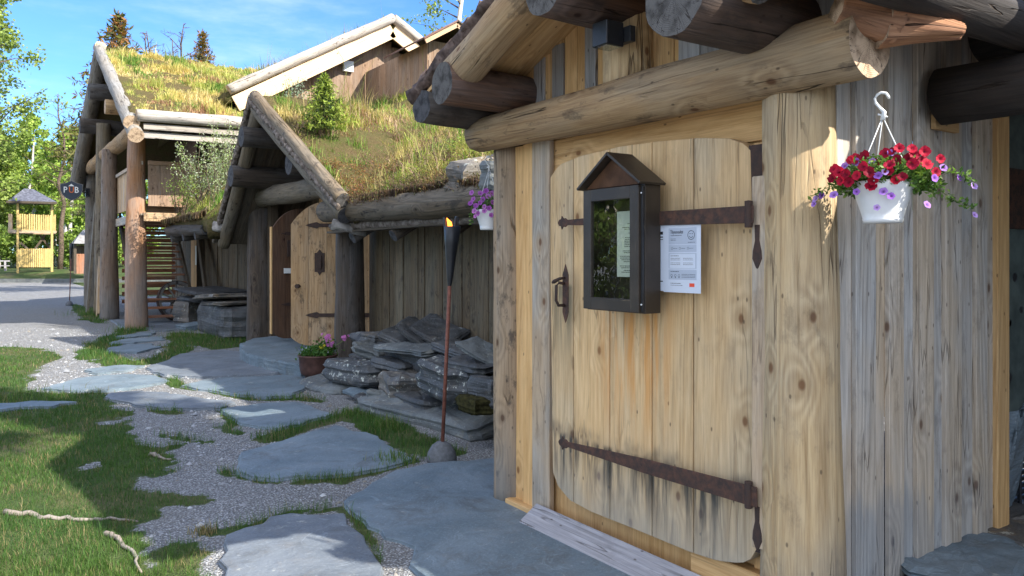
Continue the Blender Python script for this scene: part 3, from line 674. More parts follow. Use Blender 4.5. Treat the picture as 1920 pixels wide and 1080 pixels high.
# pebbles of the gravel
X, Y, D = scatter(80000, 3.4, 16, .7); keep = (gmask(X, Y) < .35) & ~inside_stone(X, Y) & (X < 2.9); X, Y, D = X[keep], Y[keep], D[keep]; N = len(X)
base = np.array([(1, 0, 0), (.3, .8, .1), (-.7, .6, 0), (-.9, -.4, .1), (.2, -.9, 0), (.1, 0, .8)]); s = (rng.uniform(.003, .0075, N)*(1+(rng.random(N) < .03)*1.2+(rng.random(N) < .004)*3)*np.clip(D/5, 1, 2))[:, None, None]
V = base[None]*(1+rng.uniform(-.3, .3, (N, 6, 3))); a = rng.uniform(0, 6.28, N); ca, sa = np.cos(a)[:, None], np.sin(a)[:, None]
V = np.stack([V[:, :, 0]*ca-V[:, :, 1]*sa, V[:, :, 0]*sa+V[:, :, 1]*ca, V[:, :, 2]], -1)*s+np.stack([X, Y, np.full(N, .002)], 1)[:, None]
tri = np.array([(0, 1, 5), (1, 2, 5), (2, 3, 5), (3, 4, 5), (4, 0, 5)]); Fc = (np.arange(N)*6)[:, None, None]+tri[None]
C = np.repeat(colmix(N, ((.28, .29, .31), (.19, .20, .215), (.38, .39, .40), (.24, .225, .20)), (4, 4, .8, 1.5)), 15, axis=0)
n = NT('pebble'); M['pebble'] = n.fin(n.attr(), .85, None, .2)
mk('gravel', V.reshape(-1, 3), Fc.reshape(-1, 3), M['pebble'], c=C, origin=(0, 0, 0), kind='stuff', label='loose grey crushed gravel between lawn and slabs', cat='gravel')
# roots in the lawn
def root(pts, r, lab):
    P = [gnd(a, b, .008) for a, b in pts]; Q = []
    for a, b in zip(P[:-1], P[1:]):
        for k in range(5):
            q = a.lerp(b, k/5); Q.append(q+Vector((random.uniform(-.01, .01), random.uniform(-.015, .015), random.uniform(-.006, .008))))
    n_ = len(Q); b = MB(); b.tube(Q, r, 8, radii=[r*(1-.75*k/n_) for k in range(n_)]); build('tree_root', b, M['rootw'], smooth=True, label=lab, cat='tree root', group='bare roots in the lawn')
M['rootw'] = wood('root_wood', (.33, .27, .22), (.20, .15, .12), (.28, .265, .25), .4, .2, .6, .8)
root([(10, 962), (60, 965), (100, 972), (160, 975), (210, 972), (275, 978)], .019, 'pale bare root snaking through the sunlit lawn at lower left')
root([(196, 1000), (225, 1012), (250, 1040), (268, 1080)], .017, 'short pale root running down to the bottom edge of the photo')
root([(285, 852), (300, 856), (325, 864)], .018, 'small pale root end poking out where lawn meets gravel')

# ------------------------------------------------------------------ rocks
def rock(label, px, py, xw, L, Wd, H, rotz=0., tilt=(0, 0), mat='rock', seed=0, z=None, name='rock', group='rocks of the stone ledge', flatness=.35, cat='rock', D=None):
    """a layered slab or boulder whose middle is seen at px,py at depth plane x = xw"""
    c = onx(px, py, xw) if D is None else atd(px, py, D)
    if 'near torch' in (group or ''): H *= .85; c.z -= .02
    if z is not None: c.z = z
    rg = random.Random(seed*7+3); n = 13; layers = 8
    rad = [1+rg.uniform(-.14, .14) for _ in range(n)]; v = []; f = []
    for k in range(layers):
        t = k/(layers-1); off = rg.uniform(-.055, .045) if 0 < k < layers-1 else -.05
        e = 1 if 0 < k < layers-1 else .93
        for j in range(n):
            a = 2*math.pi*j/n; ca, sa = math.cos(a), math.sin(a); p = .42
            x = math.copysign(abs(ca)**p, ca)*rad[j]; y = math.copysign(abs(sa)**p, sa)*rad[j]
            q = 1+off+mnoise.noise(Vector((ca*2, sa*2, t*3+seed)))*.10
            q *= e
            v.append((x*q*Wd/2, y*q*L/2, (t-.5)*H+mnoise.noise(Vector((ca*1.5+seed, sa*1.5, 2)))*H*.12))
    for k in range(layers-1):
        for j in range(n):
            j2 = (j+1) % n; f.append((k*n+j, k*n+j2, (k+1)*n+j2, (k+1)*n+j))
    for e, o in ((layers-1, 1), (0, -1)):
        r0 = [e*n+j for j in range(n)]; rp_ = len(v)
        for j in range(n):
            p = Vector(v[e*n+j]); v.append((p.x*.5, p.y*.5, p.z+o*mnoise.noise(Vector((p.x*9+seed, p.y*9, 0)))*H*.18))
        r1 = [rp_+j for j in range(n)]; v.append((0, 0, (e/(layers-1)-.5)*H+o*.02*H)); cc = len(v)-1
        for j in range(n):
            j2 = (j+1) % n; q = (r0[j], r0[j2], r1[j2], r1[j]); g = (r1[j], r1[j2], cc)
            f.append(q if o > 0 else q[::-1]); f.append(g if o > 0 else g[::-1])
    rot = Matrix.Rotation(rotz, 3, 'Z') @ Matrix.Rotation(tilt[0], 3, 'X') @ Matrix.Rotation(tilt[1], 3, 'Y')
    vv = [tuple(c+rot @ Vector(p)) for p in v]
    o = mk(name, vv, f, M[mat], label=label, cat=cat, group=group)
    o.data.polygons.foreach_set('use_smooth', np.zeros(len(o.data.polygons), dtype=bool))
    md = o.modifiers.new('sub', 'SUBSURF'); md.subdivision_type = 'SIMPLE'; md.levels = md.render_levels = 2
    tx = bpy.data.textures.get('rocktex') or bpy.data.textures.new('rocktex', 'CLOUDS'); tx.noise_scale = .13; tx.noise_depth = 4
    dm = o.modifiers.new('disp', 'DISPLACE'); dm.texture = tx; dm.strength = .035; dm.mid_level = .5; dm.texture_coords = 'GLOBAL'
    return o
g1 = 'rocks of the stone ledge by the near torch'
rock('long flat lichen spotted slab on the ground behind the near torch', 812, 800, 3.35, 1.9, .55, .20, .12, (0, -.22), 'rockp', 1, .07, group=g1)
rock('dark rounded rock with white lichen right of the flower pot', 672, 693, 3.35, .95, .42, .26, .1, (0, 0), 'rock', 2, group=g1)
rock('rust brown squarish block between the two lichen rocks', 756, 718, 3.40, .55, .38, .27, -.15, (0, 0), 'rockb', 3, group=g1)
rock('largest grey block with white lichen patches behind the torch pole', 850, 705, 3.42, .85, .45, .34, .05, (.05, 0), 'rock', 4, group=g1)
rock('low brown stone in shadow against the near left post', 925, 728, 3.30, .40, .3, .25, 0, (0, 0), 'rockd', 5, group=g1)
rock('black thin slab wedged in the shadowed gap of the ledge', 745, 678, 3.55, .7, .4, .12, .1, (.04, 0), 'rockd', 6, group=g1)
rock('pale blunt wedge stone left of the long top slab', 702, 655, 3.55, .42, .35, .12, .5, (.3, -.1), 'rockp', 7, group=g1)
rock('long thin pale edged slab across the middle of the ledge', 778, 648, 3.62, 1.05, .45, .075, .05, (-.03, -.08), 'rockp', 8, group=g1)
rock('dark slab tucked behind the torch pole below the leaning slabs', 865, 652, 3.7, .6, .35, .10, 0, (.1, 0), 'rockd', 9, group=g1)
rock('smooth blue grey slab sloping down against the near left post', 908, 655, 3.5, .45, .32, .06, .3, (.35, -.1), 'rockp', 10, group=g1)
rock('flat blue slab with a pale broken end right of the torch pole', 890, 678, 3.45, .55, .36, .09, .1, (0, -.1), 'rockd', 11, group=g1)
rock('reddish box shaped stone at the left end of the top row', 712, 629, 3.75, .5, .35, .11, 0, (0, 0), 'rockb', 12, group=g1)
rock('dark tilted slab second from the left in the top row', 758, 627, 3.75, .5, .4, .09, .3, (.3, -.2), 'rockd', 13, group=g1)
rock('dark steep slab third from the left in the top row', 790, 622, 3.8, .5, .4, .07, .5, (.5, -.25), 'rockd', 14, group=g1)
rock('biggest slab leaning on the wall boards at the top of the ledge', 820, 618, 3.9, .6, .42, .09, .3, (.3, -.3), 'rockd', 15, group=g1)
rock('low grey outcrop with pebbles in front of the flower pot', 625, 727, 3.25, .9, .45, .13, .1, (0, -.2), 'rockp', 16, .05, group=g1)
rock('thin flake of slate lying below the dark lichen rock', 675, 733, 3.2, .35, .2, .035, .3, (.1, -.1), 'slate', 17, group=g1)
rock('small pale split stone left of the rust brown block', 712, 738, 3.2, .22, .14, .08, .8, (.3, -.1), 'rockp', 18, group=g1)
rock('small wedge stone at the foot of the rust brown block', 690, 745, 3.2, .3, .2, .1, .2, (0, 0), 'rockd', 19, group=g1)
rock('low dark stone beneath the block behind the torch pole', 790, 745, 3.35, .7, .3, .1, .0, (0, 0), 'rockd', 20, group=g1)
rock('shadowed filler stone at the back of the ledge', 800, 680, 3.85, 3.2, .6, .5, .0, (0, 0), 'rockd', 21, group=g1)
g2 = 'slabs of the tall slate stack'
rock('massive weathered boulder at the base of the tall slate stack', 428, 590, 3.95, 2.6, .8, .62, 0, (0, 0), 'rockd', 30, .27, group=g2)
rock('brown broken rock end at the left of the slate stack', 368, 590, 4.0, .8, .8, .50, .3, (0, 0), 'rockb', 31, .24, group=g2)
rock('top thin plate of the tall slate stack', 395, 545, 3.95, 2.3, .95, .07, .05, (.02, -.03), 'rockd', 32, group=g2)
rock('second plate from the top of the slate stack', 425, 555, 3.95, 2.2, .9, .09, -.05, (-.05, 0), 'rockb', 33, group=g2)
rock('third plate of the slate stack with a lighter edge', 385, 560, 3.95, 1.4, .9, .10, .1, (0, 0), 'rockd', 34, group=g2)
rock('rusty plate resting right on the big boulder of the stack', 435, 568, 3.95, 1.6, .85, .08, 0, (-.04, 0), 'rockb', 35, group=g2)
rock('low single stone in the grass left of the slate stack', 358, 628, 3.55, .55, .45, .14, .2, (0, -.1), 'slate', 36, .05, group='single stones')
rock('moss covered lump under the ledge beside the near left post', 893, 758, 3.15, .30, .2, .12, 0, (0, 0), 'moss', 40, group='moss lumps', name='moss_lump', cat='moss')
g3 = 'slabs piled at the right corner'
rock('blue slate slab lying on the pile at the side wall base', 1800, 1035, 3.45, .42, .8, .05, .3, (0, .03), 'slate', 50, .18, group=g3)
rock('large lower slate slab of the pile in the bottom right corner', 1850, 1090, 3.3, .6, 1.3, .2, .2, (0, 0), 'rockd', 51, .06, group=g3)
rock('brown stained stone at the back of the right corner pile', 1890, 1010, 4.1, .5, .8, .14, .1, (0, 0), 'rockb', 52, .12, group=g3)
rock('blue slate slab standing upright against the dark panel at the right edge', 1890, 955, 4.25, .08, .34, .55, .15, (.2, 0), 'slate', 53, .42, group=g3)
rock('upright dark slab closing the turf roof behind the small flower basket', 925, 335, 3.9, .35, .9, .4, .1, (.25, -.2), 'rockb', 54, group='stones on the turf roof')
rock('pale rounded stone on the turf roof next to the near left post', 930, 330, 3.3, .2, .25, .22, 0, (0, 0), 'rockp', 55, group='stones on the turf roof')

# ================================================================== NEAR CABIN with the arched door
XF = 2.56
A = thing('log_cabin', (3.2, 2.7, 0), 'near honey coloured log cabin with arched plank door and round log lintel', 'cabin')
def vboards(b, x, y0, y1, z0, zt, w=.15, th=.022, gap=.004, wr=.03, tints=None, nrm='x', jit=.004, zb=None):
    """vertical boards side by side; zt is a height or a function of the running coordinate"""
    y = y0; k = 0
    while y < y1-.01:
        ww = min(w+random.uniform(-wr, wr), y1-y)
        if y1-y-ww < .04: ww = y1-y
        c = y+ww/2; top = zt(c) if callable(zt) else zt; bot = zb(c) if zb else z0
        t = tints[k % len(tints)] if tints else None; xx = x+random.uniform(-jit, jit)
        if top > bot+.03:
            if nrm == 'x': b.beam((xx, c, bot), (xx, c, top), ww-gap, th, (-1, 0, 0), t)
            else: b.beam((c, xx, bot), (c, xx, top), ww-gap, th, (0, -1, 0), t)
        y += ww; k += 1
    return b
SOF = lambda y: 2.51+.38*(3.6-y) if y >= 2.7 else 2.51+.38*(y-1.8)
# walls
b = MB(); vboards(b, 2.60, 1.72, 3.86, 2.2, lambda y: SOF(y)+.02, .125, wr=.02, tints=[(.2, 0, .3), (.7, 0, .1), (.5, 0, .7), (.8, .1, .4)])
build('gable_boarding', b, M['honey'], A, bevel=.002)
b = MB(); vboards(b, 2.592, 1.50, 2.42, 2.2, lambda y: SOF(y)+.02, .13, wr=.02)
build('gable_boarding', b, M['grey'], A, bevel=.002)
b = MB()
b.beam((2.592, 3.30, 2.2), (2.592, 3.30, 2.62), .10, .02, (-1, 0, 0)); b.beam((2.585, 3.02, 2.2), (2.585, 3.02, 2.75), .085, .02, (-1, 0, 0)); b.beam((2.592, 3.47, 2.2), (2.592, 3.47, 2.6), .1, .02, (-1, 0, 0))
build('gable_board', b, M['grey'], A, bevel=.002)
# king post: flattened half log with a ragged foot
b = MB(); b.log((2.55, 2.70, 2.22), (2.55, 2.70, 2.80), .125, .12, 18, rough=.03); build('king_post', b, [M['post'], M['end']], A, 'log')
# log posts, lintel
b = MB(); b.log((2.62, 3.80, -.03), (2.61, 3.80, 2.12), .108, .098, 22, rough=.035, bend=.01); build('door_post', b, [M['postb'], M['end']], A, 'log', label='slim left post')
b = MB(); b.log((2.575, 1.775, -.1), (2.56, 1.785, 2.12), .158, .128, 28, rough=.03); build('door_post', b, [M['post'], M['end']], A, 'log', label='thick right post')
b = MB(); b.log((2.48, 3.95, 2.20), (2.46, 1.44, 2.185), .098, .122, 26, rough=.035, bend=.02); build('lintel_log', b, [M['log'], M['end']], A, 'log')
# frame around the door
b = MB()
b.box(2.565, 2.585, 3.49, 3.60, .04, 2.11, tint=(.9, 0, .7)); b.box(2.585, 2.605, 3.605, 3.72, .04, 2.11, tint=(.8, 0, .2)); b.box(2.60, 2.62, 1.9, 3.62, .02, 2.12, 'z', (.55, .0, .6))
b.box(2.585, 2.60, 1.93, 3.50, 1.93, 2.10, 'y', (.75, 0, .9)); b.box(2.575, 2.59, 1.90, 2.00, .2, 1.92, 'z', (.8, 0, .2))
build('door_frame', b, M['honey'], A, bevel=.002)
b = MB(); b.box(2.545, 2.578, 3.325, 3.485, .05, 2.11, 'z', (.6, .6, .4)); build('frame_board', b, M['board'], A, bevel=.003)
b = MB(); b.box(2.52, 2.60, 1.8, 3.72, -.02, .05, 'y', (.5, .4, .1)); b.box(2.53, 2.60, 1.88, 2.3, .03, .2, 'y', (.6, .1, .1)); build('sill', b, M['honey'], A, bevel=.004)
b = MB(); p0 = gnd(1014, 968, .05); b.beam((2.462, 3.40, .055), (2.462, 1.75, .055), .145, .03, (-.55, 0, .83), (.8, .8, .3)); build('threshold_plank', b, M['step'], A, bevel=.004)
# the side wall, boards on boards
b = MB(); x = 2.66; k = 0
tl = [(.7, .35, .1), (.45, .6, .2), (.8, .2, .3), (.7, .25, .5), (.4, .6, .6), (.6, .25, .35), (.35, .7, .8), (.5, .3, .9), (.3, .6, .15), (.5, .2, .45), (.4, .2, .1)]
while x < 3.92:
    w = random.uniform(.085, .15); b.beam((x+w/2, 1.70-(k % 2)*.022-random.uniform(0, .006), -.1), (x+w/2, 1.70-(k % 2)*.022, 2.52), w+(.012 if k % 2 else -.006), .022, (0, -1, 0), tl[k % len(tl)]); x += w; k += 1
build('side_boarding', b, M['side'], A, bevel=.0025)
b = MB(); b.beam((3.985, 1.68, .1), (3.985, 1.68, 2.5), .12, .03, (0, -1, 0), (.35, 0, .3)); build('corner_board', b, M['honey'], A, bevel=.003)
b = MB(); b.box(2.7, 7, 3.86, 3.9, 0, 2.4, 'x', (.3, .3, .3)); build('far_wall', b, M['dark'], A)
b = MB(); b.box(3.3, 3.5, 1.64, 1.66, 2.0, 2.06, 'x', (.3, .1, .3)); build('bracket_board', b, M['honey'], A)
# purlins
b = MB(); b.log((2.03, 3.60, 2.395), (4.5, 3.60, 2.395), .112, .108, 26, rough=.035); build('purlin_log', b, [M['purlin'], M['endg']], A, 'log', label='fat left eave purlin with grey sawn end')
b = MB(); b.log((2.03, 2.70, 2.655), (4.5, 2.70, 2.66), .13, .125, 26, rough=.035); build('purlin_log', b, [M['purlin'], M['endg']], A, 'log', label='ridge purlin')
b = MB(); b.log((1.93, 1.83, 2.345), (4.5, 1.83, 2.345), .135, .125, 26, rough=.035); build('purlin_log', b, [M['purlin2'], M['endg']], A, 'log', label='dark right purlin with grey sawn end')
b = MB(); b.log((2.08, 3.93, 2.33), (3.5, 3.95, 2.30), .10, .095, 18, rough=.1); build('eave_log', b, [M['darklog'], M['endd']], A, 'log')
b = MB(); b.log((2.05, 1.30, 2.33), (5.6, 1.30, 2.35), .085, .085, 18, rough=.08); build('eave_log', b, [M['shadelog'], M['endd']], A, 'log')
# soffit boards and rake logs
b = MB()
for s_, (ya, za, yb, zb) in enumerate(((4.02, SOF(4.02)+.012, 2.70, SOF(2.7)+.012), (1.36, SOF(1.36)+.012, 2.70, SOF(2.7)+.012))):
    x = 2.10
    while x < 6.8:
        w = .14; b.beam((x+w/2, ya, za), (x+w/2, yb, zb), w-.003, .02, (0, 0, 1)); x += w
build('roof_boards', b, M['honey'], A)
b = MB(); b.log((2.14, 3.62, SOF(3.62)-.05), (2.14, 2.72, SOF(2.7)-.05), .105, .10, 22, rough=.06); build('rake_log', b, [M['log'], M['endg']], A, 'log')
b = MB(); b.log((2.14, 1.62, SOF(1.62)-.03), (2.14, 2.68, SOF(2.7)-.05), .105, .10, 22, rough=.06); build('rake_log', b, [M['log'], M['endg']], A, 'log')
b = MB()
for k in range(9):
    t0 = k/9; ya = 4.06-1.36*t0; b.log((2.11, ya, SOF(ya)+.075), (2.11, ya-.2, SOF(ya-.2)+.085), .045+.014*random.random(), .04, 12, rough=.35, wob=4)
build('bark_edge', b, [M['bark2'], M['bark2']], A, 'log')
# turf of the cabin roof
def slabfield(f, xr, yr, nx_, ny_, th, amp=.05, seed=0):
    xs_ = np.linspace(*xr, nx_); ys_ = np.linspace(*yr, ny_); X_, Y_ = np.meshgrid(xs_, ys_, indexing='ij')
    Z_ = f(X_, Y_)+(fbm(X_, Y_, 1.6, seed+4)-.5)*amp*2+(fbm(X_, Y_, 7, seed+9)-.5)*amp
    Zb = f(X_, Y_)-th; n_ = nx_*ny_; i_ = np.arange(n_).reshape(nx_, ny_)
    v = np.vstack([np.stack([X_, Y_, Z_], -1).reshape(-1, 3), np.stack([X_, Y_, Zb], -1).reshape(-1, 3)])
    top = np.stack([i_[:-1, :-1], i_[1:, :-1], i_[1:, 1:], i_[:-1, 1:]], -1).reshape(-1, 4); bot = top[:, ::-1]+n_
    ring = np.concatenate([i_[:, 0], i_[-1, 1:], i_[-2::-1, -1], i_[0, -2:0:-1]]); r2 = np.roll(ring, -1)
    side = np.stack([ring, ring+n_, r2+n_, r2], 1)
    return v, np.vstack([top, bot, side])
fA = lambda X_, Y_: np.where(Y_ >= 2.7, 2.51+.38*(3.6-Y_), 2.51+.38*(Y_-1.8))+.19
v, f = slabfield(fA, (2.19, 6.9), (1.28, 4.05), 40, 26, .12, .02, 1); mk('turf_roof', v, f, M['turf'], A, smooth=False)
# twisted burl log nestled on the lintel end
b = MB(); b.log((2.36, 1.50, 2.29), (2.53, 1.40, 2.25), .05, .085, 32, rings=22, rough=.13, wob=2.5); b.log((2.49, 1.42, 2.25), (2.72, 1.27, 2.22), .085, .03, 32, rings=24, rough=.12, wob=2.)
build('burl_log', b, [M['burl'], M['end']], A, True)

# ------------------------------------------------------------------ the arched door
DX = 2.50; DT = .06
outl = [(1014, 345), (1014, 333), (1023, 318), (1034, 306), (1073, 290), (1143, 273), (1213, 263), (1291, 256), (1349, 257), (1377, 267), (1392, 283), (1397, 315),
        (1402, 700), (1405, 1005), (1403, 1031), (1393, 1053), (1371, 1063), (1327, 1058), (1278, 1042), (1167, 995), (1091, 964), (1051, 942), (1029, 915), (1018, 884), (1016, 700)]
DO = [(onx(a, c, DX-DT).y, onx(a, c, DX-DT).z) for a, c in outl]
ymax = max(p[0] for p in DO); ymin = min(p[0] for p in DO)
def span(y):
    zs = []
    for (a, za), (c, zc) in zip(DO, DO[1:]+DO[:1]):
        if (a-y)*(c-y) <= 0 and a != c: zs.append(za+(zc-za)*(y-a)/(c-a))
    return (min(zs), max(zs)) if len(zs) > 1 else None
seams = [ymax-.002, onx(1075, 500, DX).y, onx(1143, 500, DX).y, onx(1222, 500, DX).y, onx(1300, 500, DX).y, ymin+.002]
door = thing('tmp', (0, 0, 0), 'x', 'x'); bpy.data.objects.remove(door)
b = MB()
for ya, yb in zip(seams[:-1], seams[1:]):
    ya -= .003; yb += .003; N = 9; ysm = [ya+(yb-ya)*k/N for k in range(N+1)]
    bot = [(y, span(y)[0]) for y in ysm]; top = [(y, span(y)[1]) for y in ysm[::-1]]
    pts = [(-y, z) for y, z in bot+top]      # axis a = -y so that the front faces -x
    b.extrude(pts, (DX, 0, 0), (0, -1, 0), (0, 0, 1), -DT, (random.uniform(.4, .8), random.uniform(0, .35), random.random()))
# make the normals face outwards whatever the winding
door = build('arched_door', b, M['door'], A, label='near arched plank door', bevel=.002)
bm = bmesh.new(); bm.from_mesh(door.data); bmesh.ops.recalc_face_normals(bm, faces=bm.faces); bm.to_mesh(door.data); bm.free()
XD = DX-DT
b = MB(); b.box(DX+.001, DX+.05, ymin-.02, ymin+.05, .3, 1.9, 'z'); build('door_edge_strip', b, M['iron2'], door)
def strap(p0, p1, w0, w1, parent, x=XD-.004, t=.008, fin=.05, mat='iron'):
    """iron strap from finial p0 to hinge p1, both (y,z)"""
    b = MB(); y0, z0 = p0; y1, z1 = p1; d = Vector((0, y1-y0, z1-z0)).normalized(); up = Vector((0, -d.z, d.y))
    if up.z < 0: up = -up
    L = math.hypot(y1-y0, z1-z0); pts = []
    for s_, h in ((0, .10), (.12, .42), (.3, .5), (.38, .95), (.55, .55), (.75, .62), (.95, .36)):
        pts.append((s_*fin*1.6, h*w0*.75))
    pts += [(L*.5, (w0+w1)/4), (L, w1/2)]
    o = [(a, h) for a, h in pts]+[(a, -h) for a, h in pts[::-1]]
    b.extrude(o, Vector((x, y0, z0)), d, up, t if d.cross(up).x < 0 else -t)
    n = 5
    for k in range(n):
        q = Vector((x-.006, y0, z0))+d*(L*(.18+.78*k/n)); b.lathe([(0, .004), (.006, .002), (.008, -.003)], (0, 0, 0), 8)
        i = len(b.v)-24
        for j in range(i, len(b.v)): p = b.v[j]; b.v[j] = (q.x-p[2], q.y+p[0], q.z+p[1])
    o_ = build('strap_hinge', b, M[mat], parent)
    bm = bmesh.new(); bm.from_mesh(o_.data); bmesh.ops.recalc_face_normals(bm, faces=bm.faces); bm.to_mesh(o_.data); bm.free()
    md = o_.modifiers.new('bev', 'BEVEL'); md.width = .002; md.limit_method = 'ANGLE'
    return o_
a0 = onx(1049, 418, XD); a1 = onx(1411, 402, XD); strap((a0.y, a0.z), (a1.y-.01, a1.z), .05, .068, door)
a0 = onx(1050, 828, XD); a1 = onx(1418, 931, XD); strap((a0.y, a0.z), (a1.y-.01, a1.z), .05, .078, door)
# ring under the upper finial
# hinge stile with pintles
b = MB(); c0 = onx(1418, 1024, 2.47); c1 = onx(1418, 352, 2.47); b.beam((2.475, c0.y-.03, c0.z-.0), (2.475, c0.y-.03, 1.77), .075, .05, (-1, 0, 0), (.6, .55, .4))
build('hinge_stile', b, M['board'], A, bevel=.004)
yS = c0.y-.03
for zc, nm in ((a1.z, 0), (onx(1411, 402, XD).z, 1)):
    b = MB(); b.lathe([(.0, -.05), (.015, -.05), (.015, .05), (.017, .052), (0, .055)], (XD-.01, yS+.035, zc), 14)
    pts = [(-.012, 0), (.012, 0), (.010, -.06), (.020, -.10), (.022, -.13), (.006, -.165), (0, -.17), (-.006, -.165), (-.022, -.13), (-.020, -.10), (-.010, -.06)]
    b.extrude([(-a, z) for a, z in pts], (2.447, yS+.01, zc-.04), (0, -1, 0), (0, 0, 1), -.012)
    build('hinge_pintle', b, M['iron2'], A, bevel=.002)
# handle: plate, grip, latch
hy = onx(1060, 550, XD).y; hz = onx(1060, 552, XD).z
b = MB(); pl = [(0, .155), (.014, .125), (.026, .10), (.026, -.09), (.016, -.115), (0, -.145), (-.016, -.115), (-.026, -.09), (-.026, .10), (-.014, .125)]
b.extrude([(a*.9, z) for a, z in pl], (XD-.001, hy, hz), (0, -1, 0), (0, 0, 1), -.005); hnd = build('door_handle', b, M['iron'], door, bevel=.001)
b = MB(); g = [(XD-.005, hy+.005, hz+.055), (XD-.035, hy+.008, hz+.06), (XD-.05, hy+.010, hz+.045), (XD-.052, hy+.010, hz-.03), (XD-.038, hy+.008, hz-.055), (XD-.005, hy+.003, hz-.055)]
b.tube(g, .008, 10); build('grip', b, M['iron2'], hnd, True)
b = MB(); b.tube([(XD-.004, hy, hz+.085), (XD-.03, hy+.01, hz+.08), (XD-.045, hy+.035, hz+.065), (XD-.045, hy+.05, hz+.06)], .008, 8, radii=[.006, .008, .011, .006]); build('thumb_latch', b, M['iron2'], hnd, True)

# ------------------------------------------------------------------ display case on the door
cx0, cx1 = 2.327, 2.435; cyR, cyL = 2.383, 2.764; cz0, cz1 = 1.215, 1.775; cym = (cyL+cyR)/2
DC = thing('notice_case', (cx1, cym, cz0), 'dark wooden notice case with gabled top and glass front hung on the near door', 'notice case')
b = MB(); b.box(cx0+.014, cx1, cyR, cyR+.016, cz0, cz1, 'z'); b.box(cx0+.014, cx1, cyL-.016, cyL, cz0, cz1, 'z'); b.box(cx0+.014, cx1, cyR+.016, cyL-.016, cz0, cz0+.016, 'y'); b.box(cx1-.01, cx1, cyR+.016, cyL-.016, cz0+.016, cz1, 'z')
b.box(cx0+.014, cx1-.01, cyR+.016, cyL-.016, cz1-.016, cz1, 'y')
build('case_box', b, M['case'], DC, bevel=.0015)
fw = .055; b = MB(); xa, xb = cx0-.012, cx0+.012
b.box(xa, xb, cyR+.014, cyR+.014+fw, cz0+.005, cz1-.004, 'z'); b.box(xa, xb, cyL-fw, cyL, cz0+.005, cz1-.004, 'z')
b.box(xa, xb, cyR+.014+fw, cyL-fw, cz0+.005, cz0+.005+fw, 'y'); b.box(xa, xb, cyR+.014+fw, cyL-fw, cz1-.004-fw, cz1-.004, 'y')
build('case_door', b, M['case'], DC, bevel=.002)
b = MB(); b.poly([(cx0-.002, cyL+.002-fw, cz0+fw), (cx0-.002, cyR+.012+fw, cz0+fw), (cx0-.002, cyR+.012+fw, cz1-fw), (cx0-.002, cyL+.002-fw, cz1-fw)], [(0, 0)]*4, 0, (.5, .5, .5)); build('glass_pane', b, M['glass'], DC)
b = MB(); b.box(cx0+.002, cx0+.010, cyR+.001, cyR+.012, cz0+.01, cz1-.01, 'z')
b.v = [tuple(p) for p in b.v]
build('hinge_strip', b, M['black'], DC)
b = MB()
for z in (cz0+.04, cz1-.04): b.tube([(cx0+.001, cyR+.007, z), (cx0-.003, cyR+.007, z)], .0035, 8)
build('screw', b, M['white'], DC)
# gabled head
apz = 1.925; b = MB(); b.extrude([(-cyL+cym, 0), (-cyR+cym, 0), (0, apz-cz1-.02)], (cx0+.008, cym, cz1+.001), (0, -1, 0), (0, 0, 1), -.0)
b = MB(); hw = (cyL-cyR)/2
i = len(b.v); b.v += [(cx0+.006, cyL, cz1+.001), (cx0+.006, cyR, cz1+.001), (cx0+.006, cym, apz-.02), (cx1, cyL, cz1+.001), (cx1, cyR, cz1+.001), (cx1, cym, apz-.02)]
for q in ((0, 1, 2), (5, 4, 3), (0, 2, 5, 3), (2, 1, 4, 5), (1, 0, 3, 4)):
    b.f.append(q); b.uv += [(0, 0)]*len(q); b.m.append(0); b.c += [(.5, .5, .5)]*len(q)
build('gable_panel', b, M['caseg'], DC)
b = MB()
for s_ in (1, -1):
    e = Vector(((cx0+cx1)/2-.012, cym+s_*(hw+.018), cz1+.0)); p = Vector(((cx0+cx1)/2-.012, cym-s_*.004, apz)); d = p-e
    b.beam(e, p, cx1-cx0+.05, .012, (0, s_*d.z, abs(d.y)))
build('case_roof', b, M['case'], DC, bevel=.0015)
